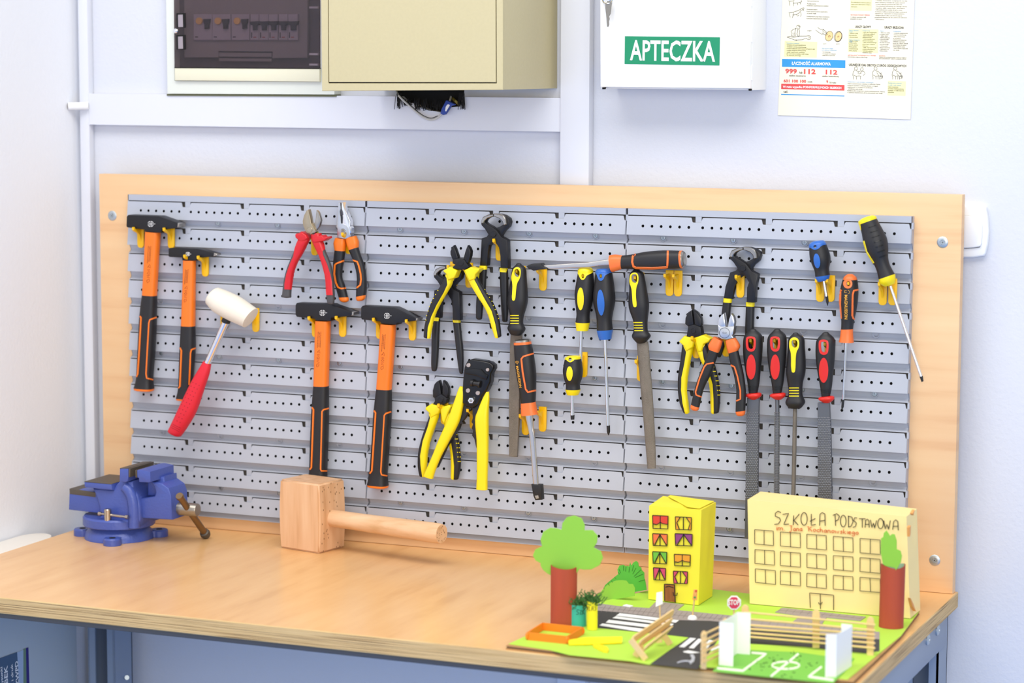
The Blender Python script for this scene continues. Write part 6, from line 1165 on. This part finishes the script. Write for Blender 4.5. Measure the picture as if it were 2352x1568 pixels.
plate('crown', e6([(1416, 698), (1428, 668), (1410, 660), (1380, 655), (1345, 648), (1328, 632), (1310, 545), (1312, 432), (1330, 420), (1335, 388), (1355, 370), (1372, 392), (1382, 412), (1400, 396), (1420, 400), (1436, 450), (1436, 515), (1466, 530), (1477, 570), (1468, 620), (1440, 668)]), yt-.0135, yt-.0123, GR2, t, .0003, 1)
# ---- bush of fringed paper
t = thing('paper_bush', 'fringed green paper bush left of the lemon paper tower', 'paper bush', onZ(1430, 1372, ZB)); yb1 = onZ(1415, 1376, ZB).y; yb2 = onZ(1470, 1362, ZB).y
def leaf(name, px, Y, m):
    P = [onY(x, y, Y) for x, y in g5(px)]; mz = min(p.z for p in P); return link(name, finish(prism(P, Vector((0, .0008, 0))), 0), m, t)
leaf('front_sheet', [(835, 553), (822, 470), (870, 432), (905, 385), (950, 345), (1000, 310), (1060, 288), (1130, 282), (1190, 290), (1222, 330), (1272, 332), (1298, 385), (1290, 482), (1060, 520)], yb1, GR2)
Bk = [(900, 400), (922, 345), (985, 290), (1045, 240), (1088, 205), (1078, 150), (1104, 100), (1150, 92), (1180, 108), (1205, 104), (1225, 112), (1235, 62), (1252, 104), (1276, 62), (1312, 42), (1336, 62), (1345, 110), (1374, 122), (1384, 160), (1415, 190), (1414, 250), (1430, 310), (1444, 405), (1295, 430), (1100, 470)]
leaf('back_sheet', Bk, yb2, GR3)
lines_flat('fringe_cuts', [g5(l) for l in ([(1100, 145), (1118, 195)], [(1152, 105), (1155, 165)], [(1185, 110), (1180, 175)], [(1232, 115), (1222, 185)], [(1280, 95), (1262, 170)], [(1310, 130), (1270, 205)], [(1372, 150), (1285, 235)], [(1398, 205), (1300, 250)], [(1425, 275), (1345, 300)], [(1090, 185), (1105, 210)])], .9, fY(yb2-.0003), mat('deep_green', '2a6a22', .8), t, .0002)
lines_flat('fringe_cuts', [g5(l) for l in ([(960, 320), (978, 348)], [(1045, 245), (1062, 268)], [(905, 375), (915, 395)], [(1000, 285), (1018, 312)])], .9, fY(yb1-.0003), mat('deep_green', '2a6a22', .8), t, .0002)
# ---- two paper bins with moss
def bin_(label, px0, px1, top, m, word, strokes):
    a, b = onZ(*e5([px0])[0], ZB), onZ(*e5([px1])[0], ZB); rr = (b-a).length/2*.94; ctr = (a+b)/2+Vector((0, rr*.6, 0)); ctr.z = ZB+.0003
    t = thing('paper_bin', label, 'paper bin', ctr); z1 = onY(*e5([top])[0], ctr.y-rr*.5).z
    tb = paper_tube('paper_tube', ctr, rr, rr*.85, z1, m, t)
    L = Loft(); L.o = tb; L._bvh = None
    lines_flat('lettering', [e5(l) for l in strokes], 1.1, lambda x, y: hit(L, x, y), MARK, t, .0004)
    bm = bmesh.new()
    for i in range(60):
        p = ctr+Vector((R.uniform(-.8, .8)*rr, R.uniform(-.6, .6)*rr, 0)); p.z = z1-.004; q = [p]
        for j in range(5): q.append(q[-1]+Vector((R.uniform(-.007, .007), R.uniform(-.004, .004), R.uniform(-.001, .0055))))
        tube_bm(bm, q, .0007, 4)
    stuff(link('moss', finish(bm), mat('dark_moss', '3f6b30', .9), t)); return t
bin_('teal paper bin with green moss, marked SZK, beside the left paper tree', (578, 1100), (727, 1108), (650, 925), mat('teal_paper', '3cb3a2', .7), 'SZK', [[(683, 970), (668, 965), (660, 980), (678, 990), (672, 1003), (657, 1004)], [(688, 972), (700, 970), (688, 1004), (704, 1002)], [(710, 966), (708, 1005)], [(723, 962), (710, 985), (724, 1002)]])
bin_('yellow paper bin with green moss, marked PLAS, right of the teal bin', (731, 1132), (826, 1136), (780, 898), mat('yellow_paper_bin', 'f2e424', .65), 'PLAS', [[(735, 945), (737, 985)], [(734, 943), (750, 940), (752, 958), (737, 965)], [(762, 938), (763, 975), (774, 972)], [(782, 975), (788, 938), (796, 936), (798, 975)], [(783, 958), (797, 957)], [(820, 938), (810, 942), (818, 958), (810, 975)]])
# ---- sandbox of orange sticks, yellow slide sticks
ORP = mat('orange_stick_paint', 'f08418', .6); YLP = mat('yellow_stick_paint', 'f4d90a', .6)
g = [onZ(*e5([p])[0], ZB) for p in ((250, 1214), (586, 1249), (716, 1170), (378, 1132))]
t = thing('toy_sandbox', 'orange sandbox frame of four painted sticks at the front left of the paper town', 'toy sandbox', sum(g, Vector())/4)
for i in range(4):
    a, b = g[i], g[(i+1) % 4]; u = (b-a).normalized(); n = Vector((-u.y, u.x, 0)); h = .0105; r_ = .004; L_ = (b-a).length
    prof = [(0, 0), (L_, 0), (L_+r_*.5, h*.3), (L_+r_*.5, h*.7), (L_, h), (0, h), (-r_*.5, h*.7), (-r_*.5, h*.3)]
    link('stick', finish(prism([a+u*x+Vector((0, 0, z+.0002)) for x, z in prof], n*.002), 30), ORP, t)
def tape(label, px, z0, z1):
    P = [onZ(x, y, ZB+z) for (x, y), z in zip(e5(px), z1)]; n = (P[1]-P[0]).cross(P[-1]-P[0]).normalized(); n = n if n.z > 0 else -n
    o = link('toy_strip', finish(prism(P, -n*.0018), 0), YLP); tag(o, label, 'strip'); return o
tape('long yellow painted stick lying slanted beside the orange sandbox', [(592, 1212), (730, 1192), (1035, 1186), (1034, 1236), (740, 1250), (596, 1252)], 0, (.006, .007, .008, .0022, .0022, .0020))
tape('short yellow painted stick crossing under the long yellow one', [(790, 1242), (850, 1246), (910, 1270), (924, 1290), (916, 1312), (880, 1306), (800, 1268)], 0, (.0020,)*7)
# ---- toy bench of popsicle sticks
Ya = onZ(*e5([(1240, 1388)])[0], ZB).y; Yb_ = onZ(*e5([(1438, 1262)])[0], ZB).y
t = thing('toy_bench', 'tilted popsicle-stick bench on the lime ground in front of the black road', 'toy bench', onZ(*e5([(1280, 1310)])[0], ZB))
def bar3(name, a, b, w, th, side):
    u = (b-a).normalized(); s_ = (side-u*side.dot(u)).normalized(); n = u.cross(s_); L_ = (b-a).length
    P = [a+s_*w*x+u*L_*y for x, y in ((-.5, .02), (-.3, 0), (.3, 0), (.5, .02), (.5, .98), (.3, 1), (-.3, 1), (-.5, .98))]; return link(name, finish(prism(P, n*th, .0004, 1), 0), STK, t)
X_ = Vector((1, 0, 0))
def gz(p): p.z = max(p.z, ZB+.001); return p
bar3('leg', gz(onY(*e5([(1228, 1378)])[0], Ya)), onY(*e5([(1102, 1212)])[0], Ya), .0085, .002, X_); bar3('leg', gz(onY(*e5([(1142, 1352)])[0], Ya+.012)), onY(*e5([(1188, 1255)])[0], Ya+.012), .0085, .002, X_)
bar3('leg', gz(onY(*e5([(1430, 1256)])[0], Yb_)), onY(*e5([(1362, 1160)])[0], Yb_), .0085, .002, X_); bar3('leg', gz(onY(*e5([(1336, 1240)])[0], Yb_-.01)), onY(*e5([(1325, 1150)])[0], Yb_-.01), .0095, .002, X_)
Zu = Vector((0, 0, 1))
bar3('plank', onY(*e5([(1108, 1215)])[0], Ya+.002), onY(*e5([(1448, 985)])[0], Yb_+.004), .0125, .002, Zu+X_*.4); bar3('plank', onY(*e5([(1165, 1250)])[0], Ya+.004), onY(*e5([(1432, 1060)])[0], Yb_+.002), .0145, .002, Zu+X_*.5)
bar3('plank', onY(*e5([(1205, 1290)])[0], Ya+.004), onY(*e5([(1425, 1120)])[0], Yb_), .0150, .002, Zu+X_*.8)
# ---- signs and traffic light
def sign(label, foot, top, sheet, m, c_, name='toy_sign', th=.0008):
    p = onZ(*c_([foot])[0], ZB+.0008); t = thing(name, label, 'toy sign', p)
    tube('stick', [p, onY(*c_([top])[0], p.y)], .0012, STK, t, 8); plate('sign_board', c_(sheet), p.y-.0022, p.y-.0022+th, m, t, .0002, 1); return t, p.y-.0022
sign('blank white sign on a thin stick beside the zebra crossing', (1347, 1060), (1342, 870), [(1316, 826), (1365, 816), (1368, 918), (1309, 944)], PAPW, e5)
oc = lambda r: [(1620+r*math.cos(math.radians(22.5+45*i)), 355+r*1.02*math.sin(math.radians(22.5+45*i))) for i in range(8)]
t, y_ = sign('red and white octagonal STOP sign on a thin stick behind the left goal', (1615, 640), (1620, 400), oc(112), PAPW, g6)
plate('red_octagon', g6(oc(90)), y_-.0003, y_, mat('stop_red', 'df3f5f', .6), t, 0)
txt('lettering', 'STOP', onY(*g6([(1535, 388)])[0], y_-.0004), onY(*g6([(1704, 384)])[0], y_-.0004), Vector((0, 0, 1)), .0074, PAPW, t, .03)
p = onZ(*e5([(1612, 1042)])[0], ZB+.0008); t = thing('toy_traffic_light', 'small paper traffic light with three lamps on a white putty foot', 'toy traffic light', p)
lathe('putty_foot', p, (0, 0, 1), [(0, .0068), (.002, .0066), (.0045, .0048), (.0056, .002)], PAPW, t, 18)
tube('stick', [p+Vector((0, 0, .003)), onY(*e5([(1632, 850)])[0], p.y)], .0012, STK, t, 8)
plate('lamp_board', e5([(1622, 800), (1652, 802), (1649, 888), (1611, 884)]), p.y-.0022, p.y-.0014, mat('tan_card', 'f0a860', .6), t, .0002, 1)
for (x, y), m in zip(((1642, 812), (1636, 838), (1632, 864)), (mat('lamp_red', 'd8503c', .5), mat('lamp_amber', 'eab36a', .5), mat('lamp_green', '3f9a58', .5))):
    disc('lamp', *e5([(x, y)])[0], 2.5, p.y-.0026, p.y-.0021, m, t, bev=0)
lines_flat('lamp_rim', [e5(ell(x, y, 9, 9, 0, 14)+[(x+9, y)]) for x, y in ((1642, 812), (1636, 838), (1632, 864))], .6, fY(p.y-.0023), mat('orange_red_pen', 'd8622a', .7), t, .0002)
# ---- scraps lying about
o = slab('paper_scrap', g5([(1145, 595), (1190, 582), (1275, 600), (1235, 612)]), ZB+.0009, ZB+.0022, PAPW); tag(o, 'white paper scrap on the lime ground near the paper bush', 'paper scrap')
o = slab('glue_blob', g6([(955, 1140), (1000, 1130), (1030, 1175), (1015, 1240), (960, 1280), (940, 1240), (985, 1200)]), ZB+.0004, ZB+.0016, mat('milky_glue', 'b4b9cc', .3)); tag(o, 'milky glue blob on the black side road near the fence', 'glue')
o = lines_flat('glue_thread', [g6([(760, 1262), (820, 1240), (880, 1232), (945, 1236)])], 2.4, fZ(ZB+.0006), mat('milky_glue', 'b4b9cc', .3), None, .0004); tag(o, 'thin milky glue thread running left of the glue blob', 'glue')
